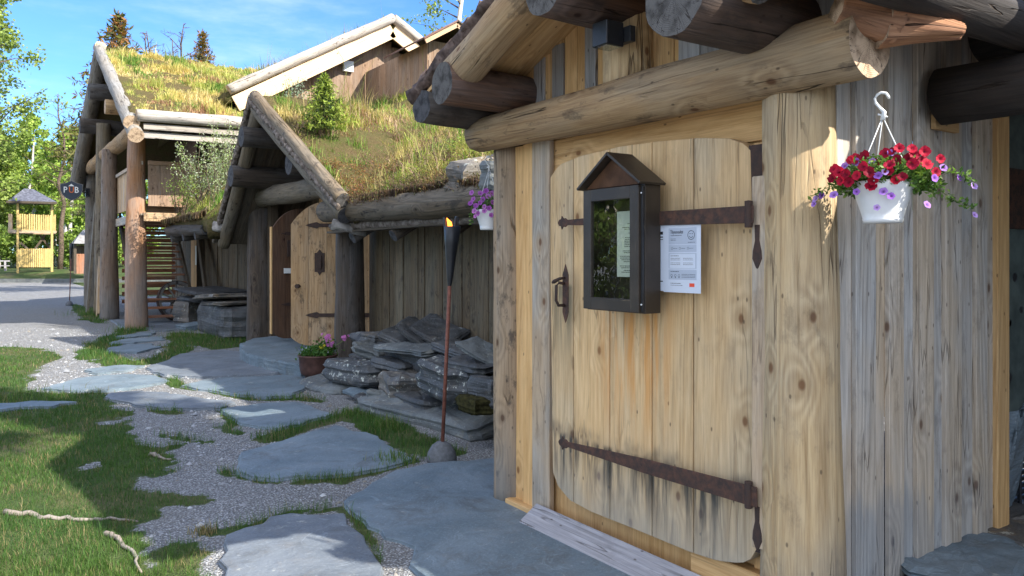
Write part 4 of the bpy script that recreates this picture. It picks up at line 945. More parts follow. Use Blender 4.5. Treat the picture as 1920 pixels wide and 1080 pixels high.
# text helper
def text_mesh(s, size):
    cu = bpy.data.curves.new('t', 'FONT'); cu.body = s; cu.size = size; cu.align_x = 'LEFT'; cu.resolution_u = 2
    o = bpy.data.objects.new('t', cu); COL.objects.link(o); dg = bpy.context.evaluated_depsgraph_get(); dg.update()
    me = bpy.data.meshes.new_from_object(o.evaluated_get(dg)); v = [tuple(p.co) for p in me.vertices]; f = [tuple(p.vertices) for p in me.polygons]
    bpy.data.objects.remove(o); bpy.data.curves.remove(cu); bpy.data.meshes.remove(me); return v, f
class Sheet:
    """flat things laid on a sheet: a to the viewer's right, b up, from the sheet's lower-left corner"""
    def __init__(s, org, ax, ay): s.o = Vector(org); s.ax = Vector(ax); s.ay = Vector(ay); s.n = s.ax.cross(s.ay).normalized(); s.b = MB()
    def P(s, a, b, h=.0006): return tuple(s.o+s.ax*a+s.ay*b+s.n*h)
    def rect(s, a0, b0, a1, b1, h=.0006, m=0):
        q = [s.P(a0, b0, h), s.P(a1, b0, h), s.P(a1, b1, h), s.P(a0, b1, h)]; s.b.poly(q, [(0, 0)]*4, m, (.5, .5, .5)); return s
    def text(s, t, a, b, size, h=.0008, m=0, sx=1.):
        v, f = text_mesh(t, size); i = len(s.b.v); s.b.v += [s.P(a+p[0]*sx, b+p[1], h) for p in v]
        for q in f: s.b.f.append(tuple(i+k for k in q)); s.b.uv += [(0, 0)]*len(q); s.b.m.append(m); s.b.c += [(.5, .5, .5)]*len(q)
        return s
    def ringm(s, a, b, r, w, h=.0008, a0=0., a1=6.2832, n=28, m=0):
        for k in range(n):
            t0, t1 = a0+(a1-a0)*k/n, a0+(a1-a0)*(k+1)/n
            q = [s.P(a+math.cos(t0)*r, b+math.sin(t0)*r, h), s.P(a+math.cos(t0)*(r+w), b+math.sin(t0)*(r+w), h), s.P(a+math.cos(t1)*(r+w), b+math.sin(t1)*(r+w), h), s.P(a+math.cos(t1)*r, b+math.sin(t1)*r, h)]
            s.b.poly(q, [(0, 0)]*4, m, (.5, .5, .5))
        return s
    def lines(s, a0, a1, b, h_, rnd, m=0):
        """a line of tiny illegible print: a row of short dashes"""
        a = a0
        while a < a1:
            w = rnd.uniform(.3, 1.3)*h_*3; s.rect(a, b, min(a+w, a1), b+h_, .0007, m); a += w+h_*.7
        return s
rd = random.Random(5)
# sheet inside the case
PW, PH = .21, .297; o_ = (cx1-.045, cyR+.02+PW, cz0+.155)
PS = thing('paper_notice', (o_[0], cyR+.12, o_[2]), 'cream sheet with printed opening notice behind the glass of the dark case', 'paper notice')
sh = Sheet(o_, (0, -1, 0), (0, 0, 1)); sh.rect(0, 0, PW, PH, 0); build('sheet', sh.b, M['paper2'], PS)
sh = Sheet(o_, (0, -1, 0), (0, 0, 1)); sh.ringm(.10, .262, .008, .002, a0=.3, a1=2.8, n=8); sh.ringm(.10, .252, .010, .002, a0=.3, a1=2.8, n=8); sh.lines(.07, .13, .238, .003, rd)
for k, (w, y) in enumerate([(.14, .222), (.11, .214), (.06, .196), (.10, .176), (.10, .168), (.11, .160), (.11, .152), (.11, .144), (.11, .136), (.13, .116), (.12, .108), (.17, .092), (.17, .084), (.15, .076), (.12, .068), (.17, .048), (.15, .040), (.12, .028), (.15, .020)]):
    sh.lines(.105-w/2, .105+w/2, y, .0028, rd)
build('print', sh.b, M['ink'], PS)
# A4 sheets taped beside the case
ya = onx(1315, 480, XD).y; o_ = (XD-.003, ya+PW, onx(1283, 549, XD).z)
PN = thing('paper_notice', (o_[0], ya+.1, o_[2]), 'white inspection report with smiley face taped to the near door', 'paper notice')
sh = Sheet(o_, (0, -1, 0), (0, 0, 1)); sh.rect(0, 0, PW, PH, .0); build('sheet', sh.b, M['paper'], PN)
sh = Sheet(o_, (0, -1, 0), (0, 0, 1)); sh.rect(.03, .205, .187, .275, .0004); sh.rect(.03, .172, .187, .203, .0004).rect(.03, .055, .187, .098, .0004); sh.rect(.03, .102, .187, .168, .0004); build('grey_panel', sh.b, M['paperg'], PN)
sh = Sheet(o_, (0, -1, 0), (0, 0, 1)); sh.rect(.036, .104, .180, .164, .0006); build('white_panel', sh.b, M['paper'], PN)
sh = Sheet(o_, (0, -1, 0), (0, 0, 1)); sh.text('Tilsynsresultat', .040, .251, .021, sx=.60); sh.text('Tilsynsresultat', .0405, .2513, .021, .0009, sx=.60); sh.lines(.042, .105, .242, .0022, rd); sh.ringm(.158, .243, .0175, .0022); sh.ringm(.158, .243, .0095, .0020, a0=3.5, a1=5.93, n=14)
sh.ringm(.152, .249, .0005, .0018, n=10); sh.ringm(.164, .249, .0005, .0018, n=10); sh.lines(.14, .178, .212, .002, rd)
for y in (.228, .222): sh.lines(.042, .072, y, .0015, rd)
for k in range(3):
    sh.ringm(.05+.045*k, .188, .004, .001, n=12, m=0); sh.lines(.057+.045*k, .08+.045*k, .187, .0016, rd)
sh.lines(.042, .088, .155, .0025, rd)
for a in (.042, .113):
    for y in (.145, .138, .125, .118): sh.lines(a, a+.055, y, .0018, rd)
sh.lines(.042, .09, .088, .0025, rd)
for k in range(3): sh.ringm(.048+.021*k, .072, .0045, .0012, n=12); sh.rect(.046+.021*k, .062, .050+.021*k, .067)
for y in (.077, .071, .065): sh.lines(.105, .18, y, .0016, rd)
sh.lines(.042, .10, .038, .0022, rd).lines(.042, .11, .030, .0016, rd); build('print', sh.b, M['ink'], PN)
sh = Sheet(o_, (0, -1, 0), (0, 0, 1)); sh.rect(.148, .026, .176, .041); build('red_stamp', sh.b, M['inkr'], PN)
o2 = (XD-.0015, ya+PW+.035, o_[2]+.004)
P2 = thing('paper_notice', (o2[0], ya+.14, o2[2]), 'second white sheet mostly hidden behind the smiley report and the dark case', 'paper notice')
sh = Sheet(o2, (0, -1, 0), (0, 0, 1)); sh.rect(0, 0, PW, PH-.01, .0); build('sheet', sh.b, M['paper'], P2)
sh = Sheet(o2, (0, -1, 0), (0, 0, 1)); sh.rect(.004, .245, .03, .258).rect(.004, .232, .03, .237).rect(.004, .222, .03, .225).rect(.004, .04, .03, .044); build('print', sh.b, M['ink'], P2)
# black cube lamp on the gable
LP = thing('wall_lamp', (2.36, 2.65, 2.45), 'black cube lamp under the gable of the near cabin', 'wall lamp')
lc = onx(1139, 66, 2.34)
b = MB(); b.box(2.29, 2.395, lc.y-.05, lc.y+.05, lc.z-.055, lc.z+.055); build('lamp_body', b, M['black'], LP, bevel=.004)
b = MB(); b.box(2.395, 2.43, lc.y-.09, lc.y+.02, lc.z-.035, lc.z+.035); build('wall_mount', b, M['black'], LP, bevel=.002)
b = MB(); b.box(2.30, 2.385, lc.y-.04, lc.y+.04, lc.z-.058, lc.z-.0555); build('lens', b, M['glass'], LP)

# ================================================================== shed at the right edge, its roof overhead
E = thing('side_building', (5, .5, 0), 'dark side building with heavy eave logs and blotched panel at the right edge', 'building')
b = MB(); b.beam((4.05, 1.93, 0), (7, 1.93, 0), .02, .02, (0, -1, 0)); b = MB(); b.box(4.05, 7.0, 1.94, 1.96, .55, 2.5, 'x', (.4, .6, .2)); build('panel_wall', b, M['plyd'], E)
b = MB()
for k in range(26):
    x = random.uniform(4.5, 5.4); z = random.uniform(.7, 2.0); b.tube([(x, 1.9395, z), (x, 1.938, z)], random.uniform(.01, .028), 9)
build('black_knots', b, M['black'], E)
b = MB(); b.box(4.62, 4.9, 1.90, 1.935, 1.62, 1.95, 'x', (.2, 0, .2)); build('rusty_plate', b, M['iron'], E)
b = MB()
for k in range(14):
    z = .12+k*.035; b.tube([(4.25+.0*k, 1.90, z), (5.6, 1.90, z+.01)], .014, 7)
    b.tube([(4.25+k*.09, 1.885, .1), (4.25+k*.09, 1.885, .6)], .012, 6)
build('wicker_panel', b, M['black'], E)
b = MB(); b.log((3.30, 1.62, 2.13), (3.36, -2.2, 2.14), .115, .12, 24, rough=.05); build('eave_log', b, [M['shadelog'], M['endd']], E, 'log')
b = MB(); b.log((3.5, 1.55, 2.42), (3.5, -2.2, 2.42), .13, .13, 18, rough=.05); build('eave_log', b, [M['shadelog'], M['endd']], E, 'log')
b = MB(); b.log((3.6, -1.9, 0), (3.6, -1.9, 2.05), .15, .14, 18, rough=.04); build('porch_post', b, [M['shadelog'], M['endd']], E, 'log')
b = MB()
for k in range(40): y = .9-k*.2; b.beam((3.22, y, 2.48), (5.4, y, 3.20), .19, .03, (0, 0, 1))
build('roof_boards', b, M['dark'], E)
fE = lambda X_, Y_: 2.76+(X_-3.5)*.333
v, f = slabfield(fE, (3.2, 5.5), (-6.9, .95), 20, 20, .18, .02, 3); mk('turf_roof', v, f, M['turf'], E)
b = MB(); vboards(b, 5.3, -6.8, 1.9, 0, 3.1, .18); build('back_wall', b, M['dark'], E)

# ================================================================== MIDDLE TURF HOUSE with the open door
B = thing('turf_house', (5, 9, 0), 'long low turf roofed house with steep log porch and open double door', 'house')
XE = 3.58
def zroof(X_, Y_):
    xe = np.where(Y_ > 13.6, 3.18, XE); m = 2.14+.64*(np.minimum(X_, 8.9)-xe)+.03*(X_-8.9)*(X_ > 8.9)+.22*np.exp(-((X_-xe-.5)/.5)**2)*(Y_ > 13.9)
    m = m+.12*np.exp(-((X_-7.2)**2/2+(Y_-16.5)**2/2))
    s = np.where(Y_ < 11.7, 3.93-.545*(11.7-Y_), 3.93-1.02*(Y_-11.7))
    s = np.where((Y_ > 8.2) & (Y_ < 13.9), s, -9)
    return np.where(X_ < np.where(Y_ < 8.35, XE-.02, -9), -9, np.maximum(m, s)) if False else np.maximum(np.where((X_ >= xe) | (Y_ < 8.3) | (Y_ > 13.6), m, -9), s)
# wall of the long side
b = MB(); vboards(b, 4.2, 3.9, 9.36, 0, 2.35, .19, th=.03, wr=.05, jit=.012); build('front_boarding', b, M['wallm'], B, bevel=.003)
b = MB(); vboards(b, 4.62, 13.4, 24.3, 0, 2.9, .20, th=.03, wr=.05, jit=.012); build('front_boarding', b, M['wallm'], B, bevel=.003)
b = MB(); vboards(b, 4.65, 9.4, 10.05, 0, 2.45, .14); vboards(b, 4.65, 12.0, 13.4, 0, 2.6, .16); vboards(b, 4.65, 9.4, 13.4, 2.35, lambda y: float(3.7-(.545*(11.7-y) if y < 11.7 else 1.02*(y-11.7))), .16); build('porch_boarding', b, M['wallm'], B)
b = MB(); b.box(4.2, 4.66, 9.36, 9.39, 0, 2.6, 'z'); b.box(3.9, 4.66, 13.5, 13.53, 0, 2.3, 'z'); b.box(6.2, 6.25, 9.4, 13.4, 0, 2.5, 'z', (.1, .1, .1)); b.box(4.7, 6.2, 9.36, 9.4, 0, 2.5, 'x'); b.box(4.7, 6.2, 13.4, 13.44, 0, 2.5, 'x'); build('inner_wall', b, M['dark'], B)
b = MB(); b.box(4.7, 6.2, 9.4, 13.4, 2.5, 2.54, 'x'); build('ceiling', b, M['dark'], B)
# light door far along the wall
c0 = onx(360, 440, 4.6); c1 = onx(383, 440, 4.6)
dr = MB(); vboards(dr, 4.585, c1.y, c0.y, .1, 2.08, .16, jit=.001); dl = build('plank_door', dr, M['honey'], B, label='small pale door with a narrow pane')
b = MB(); b.box(4.555, 4.567, (c0.y+c1.y)/2-.12, (c0.y+c1.y)/2+.12, 1.3, 1.8, 'z'); build('window', b, M['paper2'], dl)
b = MB(); b.box(4.53, 4.567, c1.y+.08, c1.y+.2, .93, .96, 'y'); build('door_handle', b, M['black'], dl)
# porch posts and lintel
b = MB(); b.log((3.92, 9.35, -.05), (3.90, 9.33, 2.45), .205, .165, 26, rough=.04); build('porch_post', b, [M['darklog'], M['endd']], B, 'log', label='right blackened porch post')
b = MB(); b.log((3.94, 13.3, -.05), (3.92, 13.3, 2.5), .23, .19, 24, rough=.04); build('porch_post', b, [M['darklog'], M['endd']], B, 'log', label='left blackened porch post')
b = MB(); b.box(3.98, 4.1, 12.85, 13.05, 0, 2.4, 'z', (.2, .2, .2)); build('porch_plank', b, M['dark'], B)
b = MB(); b.log((3.9, 13.75, 2.53), (3.9, 9.28, 2.46), .17, .15, 24, rough=.04, bend=.04); build('lintel_log', b, [M['log2'], M['endg']], B, 'log')
# rakes: right and left
XR = 3.38; AP = (XR, 11.72, 3.86); RE = (XR, 8.28, 2.08); LE = (XR, 13.85, 1.80)
def rake(p, q, parent):
    p = Vector(p); q = Vector(q); d = (q-p).normalized(); up = Vector((-1, 0, 0)).cross(d); up = up if up.z > 0 else -up
    b = MB(); b.log(p+up*.05, q+up*.05, .085, .085, 18, rough=.07); build('rake_log', b, [M['mossy'], M['endg']], parent, 'log')
    b = MB(); b.log(p-up*.14+Vector((.06, 0, 0)), q-up*.14+Vector((.06, 0, 0)), .11, .10, 18, rough=.05); build('rake_log', b, [M['log2'], M['endd']], parent, 'log')
    b = MB(); n = int((q-p).length/.17)
    for k in range(n):
        a = p.lerp(q, k/n)-up*.02+Vector((-.06, 0, 0)); c = p.lerp(q, (k+1.25)/n)-up*.03+Vector((-.06, 0, 0)); b.log(a, c, random.uniform(.03, .05), random.uniform(.025, .045), 10, rough=.45, wob=5)
    build('bark_edge', b, [M['curl'], M['curl']], parent, 'log')
rake(AP, RE, B); rake(AP, LE, B)
# purlin ends
for (px, py, y, r, lab) in ((452, 256, 11.75, .15, 'upper left purlin end'), (432, 330, 12.5, .17, 'lower left purlin end'), (541, 306, 10.6, .16, 'right purlin end')):
    q = ony(px, py, y); b = MB(); b.log((q.x, y, q.z), (4.7, y, q.z+.0), r, r, 22, rough=.04); build('purlin_log', b, [M['darklog'], M['endd']], B, 'log', label=lab)
# pole rafters under the gable
for k in range(3):
    x = 3.62+.33*k; b = MB(); b.log((x, 13.7, 2.0), (x, 11.75, 3.72), .08, .08, 14); b.log((x, 11.65, 3.72), (x, 8.7, 2.2), .08, .08, 14); build('rafter', b, [M['log2'], M['endd']], B, 'log')
b = MB()
for k in range(9):
    x = 3.5+k*.14; b.beam((x, 13.75, 1.72), (x, 11.72, 3.70), .136, .02, (0, 0, 1)); b.beam((x, 11.70, 3.70), (x, 8.5, 1.99), .136, .02, (0, 0, 1))
build('roof_boards', b, M['dark'], B)
# eave of the long side
b = MB(); e0 = onx(617, 395, XE); b.log((XE-.02, 9.25, 2.05), (XE-.02, 4.9, 1.965), .135, .145, 24, rough=.05, bend=.03); build('eave_log', b, [M['mossy'], M['endg']], B, 'log', label='grey mossy log holding the turf')
b = MB(); b.log((XE+.04, 9.2, 1.86), (XE+.04, 4.6, 1.79), .05, .05, 14, rough=.2, wob=2.5); build('bark_edge', b, [M['curl'], M['curl']], B, 'log')
b = MB(); b.box(XE+.0, XE+.12, 4.4, 9.3, 1.775, 1.80, 'y'); build('fascia_board', b, M['dark'], B)
for k, y in enumerate((8.6, 7.5, 6.3, 5.2)):
    b = MB(); b.log((XE+.05, y, 1.70), (5.2, y, 2.65), .07, .075, 12); build('rafter', b, [M['darklog'], M['endd']], B, 'log')
b = MB(); b.beam((3.66, 6.4, 1.83), (4.5, 6.4, 2.36), 5.9, .02, (0, 0, 1)); build('soffit', b, M['dark'], B)
b = MB(); q0 = onx(625, 418, 3.45); b.log((3.40, 8.65, 1.87), (3.75, 8.45, 1.77), .06, .045, 12, rough=.3, wob=4); build('bark_roll', b, [M['curlw'], M['endg']], B, 'log')
b = MB(); q0 = onx(450, 425, 3.3); b.log((3.26, 13.65, 1.98), (3.5, 13.45, 2.0), .09, .05, 12, rough=.3, wob=4); build('bark_roll', b, [M['curlw'], M['endg']], B, 'log')
b = MB(); b.log((3.20, 17.05, 2.03), (3.24, 14.0, 1.99), .115, .11, 16, rough=.16); build('eave_log', b, [M['darklog'], M['endd']], B, 'log', label='short log under the bushy turf left of the porch')
b = MB(); b.box(3.2, 4.65, 14.0, 17.1, 1.96, 1.98, 'x'); build('soffit', b, M['dark'], B)
for y in (14.6, 15.6, 16.7):
    b = MB(); b.log((3.15, y, 1.86), (4.7, y, 2.1), .07, .07, 12); build('rafter', b, [M['darklog'], M['endd']], B, 'log')
# turf: three joined fields
v, f = slabfield(zroof, (XE-.03, 12.5), (3.95, 8.42), 80, 50, .24, .06, 2); mk('turf_roof', v, f, M['turf'], B)
v, f = slabfield(zroof, (XR-.02, 12.5), (8.42, 13.6), 80, 66, .12, .05, 2); mk('turf_roof', v, f, M['turf'], B)
v, f = slabfield(zroof, (3.15, 12.5), (13.6, 17.1), 80, 36, .2, .06, 2); mk('turf_roof', v, f, M['turf'], B)
# double door: big leaf swung out, dark inner leaf
def leaf(name, hinge, d, w, z0, z1, mat, label, edge=None):
    """arched plank leaf from the hinge point along d (unit xy); straps and fittings on the side towards the viewer"""
    h = Vector((hinge[0], hinge[1], 0)); d = Vector((d[0], d[1], 0)).normalized(); up = Vector((0, 0, 1)); b = MB()
    n_ = d.cross(up)
    if n_.y > 0: n_ = -n_
    seams_ = [0, w*.2, w*.38, w*.55, w*.78, w]
    def top(a):
        t = a/w; return z1-.34*max(0, (t-.35)/.65)**3.2
    def bot(a):
        t = a/w; return z0+.12*max(0, (t-.75)/.25)**2.5
    for a0, a1 in zip(seams_[:-1], seams_[1:]):
        a0 += .002; a1 -= .002; N = 6; q = [a0+(a1-a0)*k/N for k in range(N+1)]
        b.extrude([(a, bot(a)) for a in q]+[(a, top(a)) for a in q[::-1]], h, d, up, -.05 if (d.cross(up)).y > 0 else .05, (random.uniform(.3, .9), random.uniform(0, .4), random.random()))
    o = build(name, b, M[mat], B, label=label)
    bm = bmesh.new(); bm.from_mesh(o.data); bmesh.ops.recalc_face_normals(bm, faces=bm.faces); bm.to_mesh(o.data); bm.free()
    return o, h, d, n_
lf, h, d, n_ = leaf('arched_door', (4.55, 10.1), (-.8226, .5686), 1.13, .23, 2.28, 'door2', 'wide pale leaf swung open with iron straps')
def fit(b, h, d, n_, pts, z, t=.012):
    b.extrude(pts, h+n_*.052+Vector((0, 0, z)), d, (0, 0, 1), t if d.cross(Vector((0, 0, 1))).dot(n_) > 0 else -t)
for z in (1.93, .66):
    b = MB(); fit(b, h, d, n_, [(.02, .03), (.72, .024), (.76, .045), (.81, .034), (.87, .02), (.92, 0), (.87, -.02), (.81, -.034), (.76, -.045), (.72, -.024), (.02, -.03)], z); build('strap_hinge', b, M['iron2'], lf)
b = MB(); fit(b, h, d, n_, [(.72, .17), (.76, .12), (.79, .12), (.79, -.15), (.75, -.15), (.72, -.2), (.69, -.15), (.65, -.15), (.65, .12), (.68, .12)], 1.42); fit(b, h, d, n_, [(.75, .08), (.75, -.1), (.69, -.1), (.69, .08)], 1.42, .04); build('grille', b, M['iron2'], lf)
b = MB(); q = h+d*1.03+n_*.06+Vector((0, 0, 1.07)); b.lathe([(0, -.03), (.03, -.02), (.045, 0), (.03, .02), (0, .03)], q, 12); b.tube([q-n_*.04, q+n_*.05], .03, 10); build('door_knob', b, M['iron2'], lf)
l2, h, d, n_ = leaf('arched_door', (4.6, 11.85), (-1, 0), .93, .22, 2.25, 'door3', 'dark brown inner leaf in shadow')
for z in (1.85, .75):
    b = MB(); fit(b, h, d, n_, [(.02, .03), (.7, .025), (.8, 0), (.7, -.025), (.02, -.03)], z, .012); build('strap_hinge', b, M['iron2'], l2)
b = MB(); fit(b, h, d, n_, [(.55, .04), (.75, .04), (.75, -.04), (.55, -.04)], 1.27, .03); build('lock_case', b, M['white'], l2)
b = MB(); fit(b, h, d, n_, [(.6, .13), (.7, .13), (.7, -.13), (.6, -.13)], 1.62, .03); build('door_handle', b, M['iron2'], l2)
b = MB(); b.box(3.655, 3.672, 11.80, 11.87, .3, 1.95, 'z', (.6, 0, .3)); build('edge_strip', b, M['honey'], l2)
b = MB(); b.box(4.55, 4.66, 12.0, 12.12, .2, 2.35, 'z'); b.box(4.5, 4.66, 10.0, 10.1, .2, 2.4, 'z'); b.box(4.5, 4.62, 10.1, 12.0, 2.33, 2.45, 'y'); b.box(4.38, 4.4, 11.2, 11.7, 2.34, 2.42, 'y'); build('door_frame', b, M['honey'], B)

# ================================================================== BALCONY HOUSE on the left
H = thing('balcony_house', (5, 21, 0), 'tall turf roofed house with log balcony and outdoor stair on the left', 'house')
EV = (16.3, 4.15); RG = (21.3, 6.55); EB = (26.3, 4.15)
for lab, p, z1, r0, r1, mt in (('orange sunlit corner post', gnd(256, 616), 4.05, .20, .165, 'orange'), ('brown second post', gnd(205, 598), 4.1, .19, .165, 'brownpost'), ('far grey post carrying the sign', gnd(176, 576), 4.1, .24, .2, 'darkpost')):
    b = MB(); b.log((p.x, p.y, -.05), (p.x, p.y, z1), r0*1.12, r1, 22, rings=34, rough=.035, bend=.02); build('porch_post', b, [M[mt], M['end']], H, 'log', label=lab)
yc, zc = 17.35, 4.12
b = MB(); b.log((2.66, 16.9, 4.16), (2.66, 26.2, 4.16), .17, .17, 20); build('tie_log', b, [M['log'], M['end']], H, 'log')
b = MB(); b.log((2.3, 19.6, 4.92), (6, 19.6, 4.92), .16, .16, 18); b2 = MB(); b2.log((2.1, 22.9, 4.95), (6, 22.9, 4.95), .2, .2, 18); b3 = MB(); b3.log((2.15, 21.3, 5.55), (6, 21.3, 5.75), .2, .2, 18)
build('purlin_log', b, [M['log'], M['end']], H, 'log'); build('purlin_log', b2, [M['darklog'], M['endd']], H, 'log'); build('purlin_log', b3, [M['darklog'], M['endd']], H, 'log')
b = MB(); b.log((2.62, 22.9, 0), (2.62, 22.6, 5.0), .2, .17, 18); build('porch_post', b, [M['log2'], M['endd']], H, 'log', label='slanting inner post')
# rake poles
for (a, c, mt) in (((2.34, 16.1, 4.05), (2.38, 21.45, 6.68), 'greylog'), ((2.40, 16.0, 3.80), (2.44, 21.35, 6.45), 'greylog'), ((2.36, 27.4, 3.65), (2.40, 21.25, 6.7), 'greylog'), ((2.42, 26.9, 3.6), (2.44, 21.3, 6.4), 'log2')):
    b = MB(); b.log(a, c, .145, .13, 18, rough=.05); build('rake_log', b, [M[mt], M['end']], H, 'log')
b = MB(); b.log((2.3, 26.9, 3.75), (3.6, 26.9, 3.8), .24, .2, 18); build('eave_log', b, [M['darklog'], M['end']], H, 'log')
b = MB(); b.log((2.42, 16.08, 4.20), (5.0, 16.08, 4.27), .115, .12, 18, rough=.05); build('eave_log', b, [M['palelog'], M['end']], H, 'log')
b = MB(); b.beam((2.55, 16.12, 4.0), (5.2, 16.12, 4.06), .11, .03, (0, -1, 0)); b.beam((2.55, 16.2, 3.85), (5.2, 16.2, 3.90), .12, .03, (0, -1, 0)); build('fascia_board', b, M['palelog'], H)
b = MB()
for k in range(28): x = 2.5+k*.2; b.beam((x, EV[0]+.1, EV[1]), (x, RG[0], RG[1]-.04), .19, .02, (0, 0, 1)); b.beam((x, EB[0], EB[1]), (x, RG[0], RG[1]-.04), .19, .02, (0, 0, 1))
build('roof_boards', b, M['dark'], H)
fH = lambda X_, Y_: np.where(Y_ < 21.3, 6.45-.46*(21.3-Y_), 6.45-.46*(Y_-21.3))+.16
v, f = slabfield(fH, (2.32, 13), (16.22, 26.6), 80, 70, .2, .08, 6); mk('turf_roof', v, f, M['turf'], H)
# balcony: floor, rails, dark room behind
b = MB()
for k in range(18): b.box(2.7, 9, 17.4+k*.25, 17.63+k*.25, 2.36, 2.40, 'x')
build('balcony_floor', b, M['board'], H)
b = MB(); b.box(2.75, 5.5, 17.33, 17.39, 2.24, 2.42, 'x', (.6, .1, .3)); build('floor_beam', b, M['honey2'], H); b = MB(); b.box(2.66, 2.72, 17.5, 22.9, 2.24, 2.42, 'y', (.6, .9, .3)); build('floor_beam', b, M['board'], H)
b = MB(); vboards(b, 17.42, 2.84, 5.4, 2.56, 3.42, .23, wr=.02, nrm='y'); b.box(2.84, 5.4, 17.37, 17.45, 3.42, 3.50, 'x', (.8, 0, .2)); build('railing', b, M['brown'], H, label='sunlit brown board railing')
b = MB(); vboards(b, 2.72, 17.6, 22.7, 2.56, 3.42, .16, wr=.02); b.box(2.66, 2.76, 17.5, 22.8, 3.42, 3.49, 'y', (.6, .9, .2)); build('railing', b, M['board'], H, label='shaded grey board railing')
b = MB(); vboards(b, 20.2, 4.4, 9, 0, 5.9, .2, nrm='y'); vboards(b, 9, 17.4, 26, 0, 5, .2); vboards(b, 25.9, 5.5, 9, 0, 4.6, .2, nrm='y'); vboards(b, 5.6, 17.4, 25.9, 2.4, 4.4, .2); build('room_wall', b, M['dark'], H)
b = MB(); b.box(2.84, 5.4, 17.62, 17.66, 2.42, 2.62, 'x'); build('kick_board', b, M['dark'], H)
# stair with open risers
ST = []
b = MB(); n = 13
for k in range(n):
    z = .18+k*.185; y = 18.7+k*.20; b.box(2.85, 4.02, y, y+.27, z-.045, z, 'x'); 
build('stair_treads', b, M['stairw'], H)
for x in (2.82, 4.05):
    b = MB(); b.beam((x, 18.6, .05), (x, 21.3, 2.5), .26, .05, (1, 0, 0)); build('stringer', b, M['dark'], H)
b = MB()
for k in range(11): b.box(3.0, 4.3, 22.2, 22.24, .3+k*.2, .40+k*.2, 'x')
build('slatted_screen', b, M['stairw'], H)
b = MB(); b.beam((4.2, 18.3, .6), (4.45, 20.4, 2.35), .2, .06, (1, 0, 0)); build('stair_brace', b, M['dark'], H)
# leaning boards at the far post
for k, (a, c, w, mt) in enumerate((((2.30, 23.2, 0), (2.62, 24.3, 3.0), .42, 'log2'), ((2.42, 22.0, 0), (2.66, 23.6, 2.9), .34, 'board'), ((2.5, 21.6, 0), (2.7, 22.3, 1.3), .3, 'board'))):
    b = MB(); b.beam(a, c, w, .06, (1, 0, 0)); tag(build('leaning_board', b, M[mt]), ['longest dark slab board leaning on the sign post', 'grey board leaning between the brown post and the sign post', 'short grey board leaning behind the brown post'][k], 'board', 'boards leaning under the balcony')
# sign
sc = atd(134, 357, 22.2)
SG = thing('pub_sign', tuple(sc), 'small navy shield sign reading PUB on an iron bracket', 'sign')
right = Vector((.93, -.37, 0)).normalized(); W_ = .285
pts = [(-1, .62), (-.55, .72), (0, .98), (.55, .72), (1, .62), (.97, 0), (.80, -.45), (.45, -.80), (0, -1), (-.45, -.80), (-.80, -.45), (-.97, 0)]
n_ = right.cross(Vector((0, 0, 1)))
b = MB(); b.extrude([(a*W_*1.06, z*.275*1.06) for a, z in pts], sc-n_*.03, right, (0, 0, 1), .04); build('rim', b, M['greylog'], SG)
b = MB(); b.extrude([(a*W_, z*.275) for a, z in pts], sc+n_*.0115, right, (0, 0, 1), .004); build('board', b, M['signb'], SG)
def signtext(s, a, m, nm):
    sh = Sheet(sc+n_*.018, right, (0, 0, 1)); sh.text(s, a, -.07, .25, .002, sx=.85); sh.text(s, a+.006, -.07, .25, .003, sx=.85); sh.text(s, a+.003, -.064, .25, .0035, sx=.85); build(nm, sh.b, M[m], SG)
signtext('P', -.215, 'signw', 'letter'); signtext('U', -.075, 'signo', 'letter'); signtext('B', .075, 'signw', 'letter')
sh = Sheet(sc+n_*.018, right, (0, 0, 1)); q = [sh.P(-.08, .12), sh.P(.08, .12), sh.P(.0, .19)]; sh.b.poly(q, [(0, 0)]*3, 0, (.5, .5, .5)); build('arrow_mark', sh.b, M['signw'], SG)
b = MB(); pp = gnd(176, 576)
for dz in (.06, -.02): b.tube([sc+right*.0+Vector((0, 0, dz+.2)) if False else sc+right*.24+Vector((0, 0, dz)), Vector((pp.x-.15, pp.y-.1, sc.z+dz))], .018, 8)
b.box(pp.x-.24, pp.x-.14, pp.y-.2, pp.y-.05, sc.z-.12, sc.z+.13); build('bracket', b, M['black'], SG)

# ================================================================== UPPER HOUSE on the slope
U = thing('upper_house', (8.2, 20, 2), 'brown boarded upper house with pale fascia boards and turf roof on the slope', 'house')
YU = 17.0; APU = (8.22, 7.25); LU = (4.35, 5.02); RU = (12.1, 5.02)
zr = lambda x: APU[1]-.576*abs(x-APU[0])-.35
b = MB(); vboards(b, YU+.45, 4.9, 11.6, 3.6, zr, .24, wr=.04, nrm='y', th=.03); build('gable_wall', b, M['brown'], U, bevel=.004)
b = MB(); b.box(4.9, 4.95, YU+.5, 26, 2, 4.9, 'y'); build('side_wall', b, M['brown'], U)
for s_, (e, lab) in enumerate(((LU, 'left pale fascia'), (RU, 'right pale fascia'))):
    p = Vector((APU[0], YU, APU[1]-.24)); q = Vector((e[0]+(.15 if s_ == 0 else -.15), YU, e[1]-.22)); b = MB(); b.beam(q, p, .34, .045, (0, -1, 0), (.8, 0, .3)); build('fascia_board', b, M['pale'], U, bevel=.004, label=lab)
    p = Vector((APU[0], YU-.02, APU[1]+.06)); q = Vector((e[0], YU-.02, e[1]+.06)); b = MB(); b.log(q, p, .115, .115, 18, rough=.05); build('rake_log', b, [M['palelog'], M['end']], U, 'log')
fU = lambda X_, Y_: APU[1]+.05-.576*np.abs(X_-APU[0])
v, f = slabfield(fU, (4.3, 12.15), (YU+.02, 26.5), 50, 50, .28, .06, 8); mk('turf_roof', v, f, M['turf'], U)
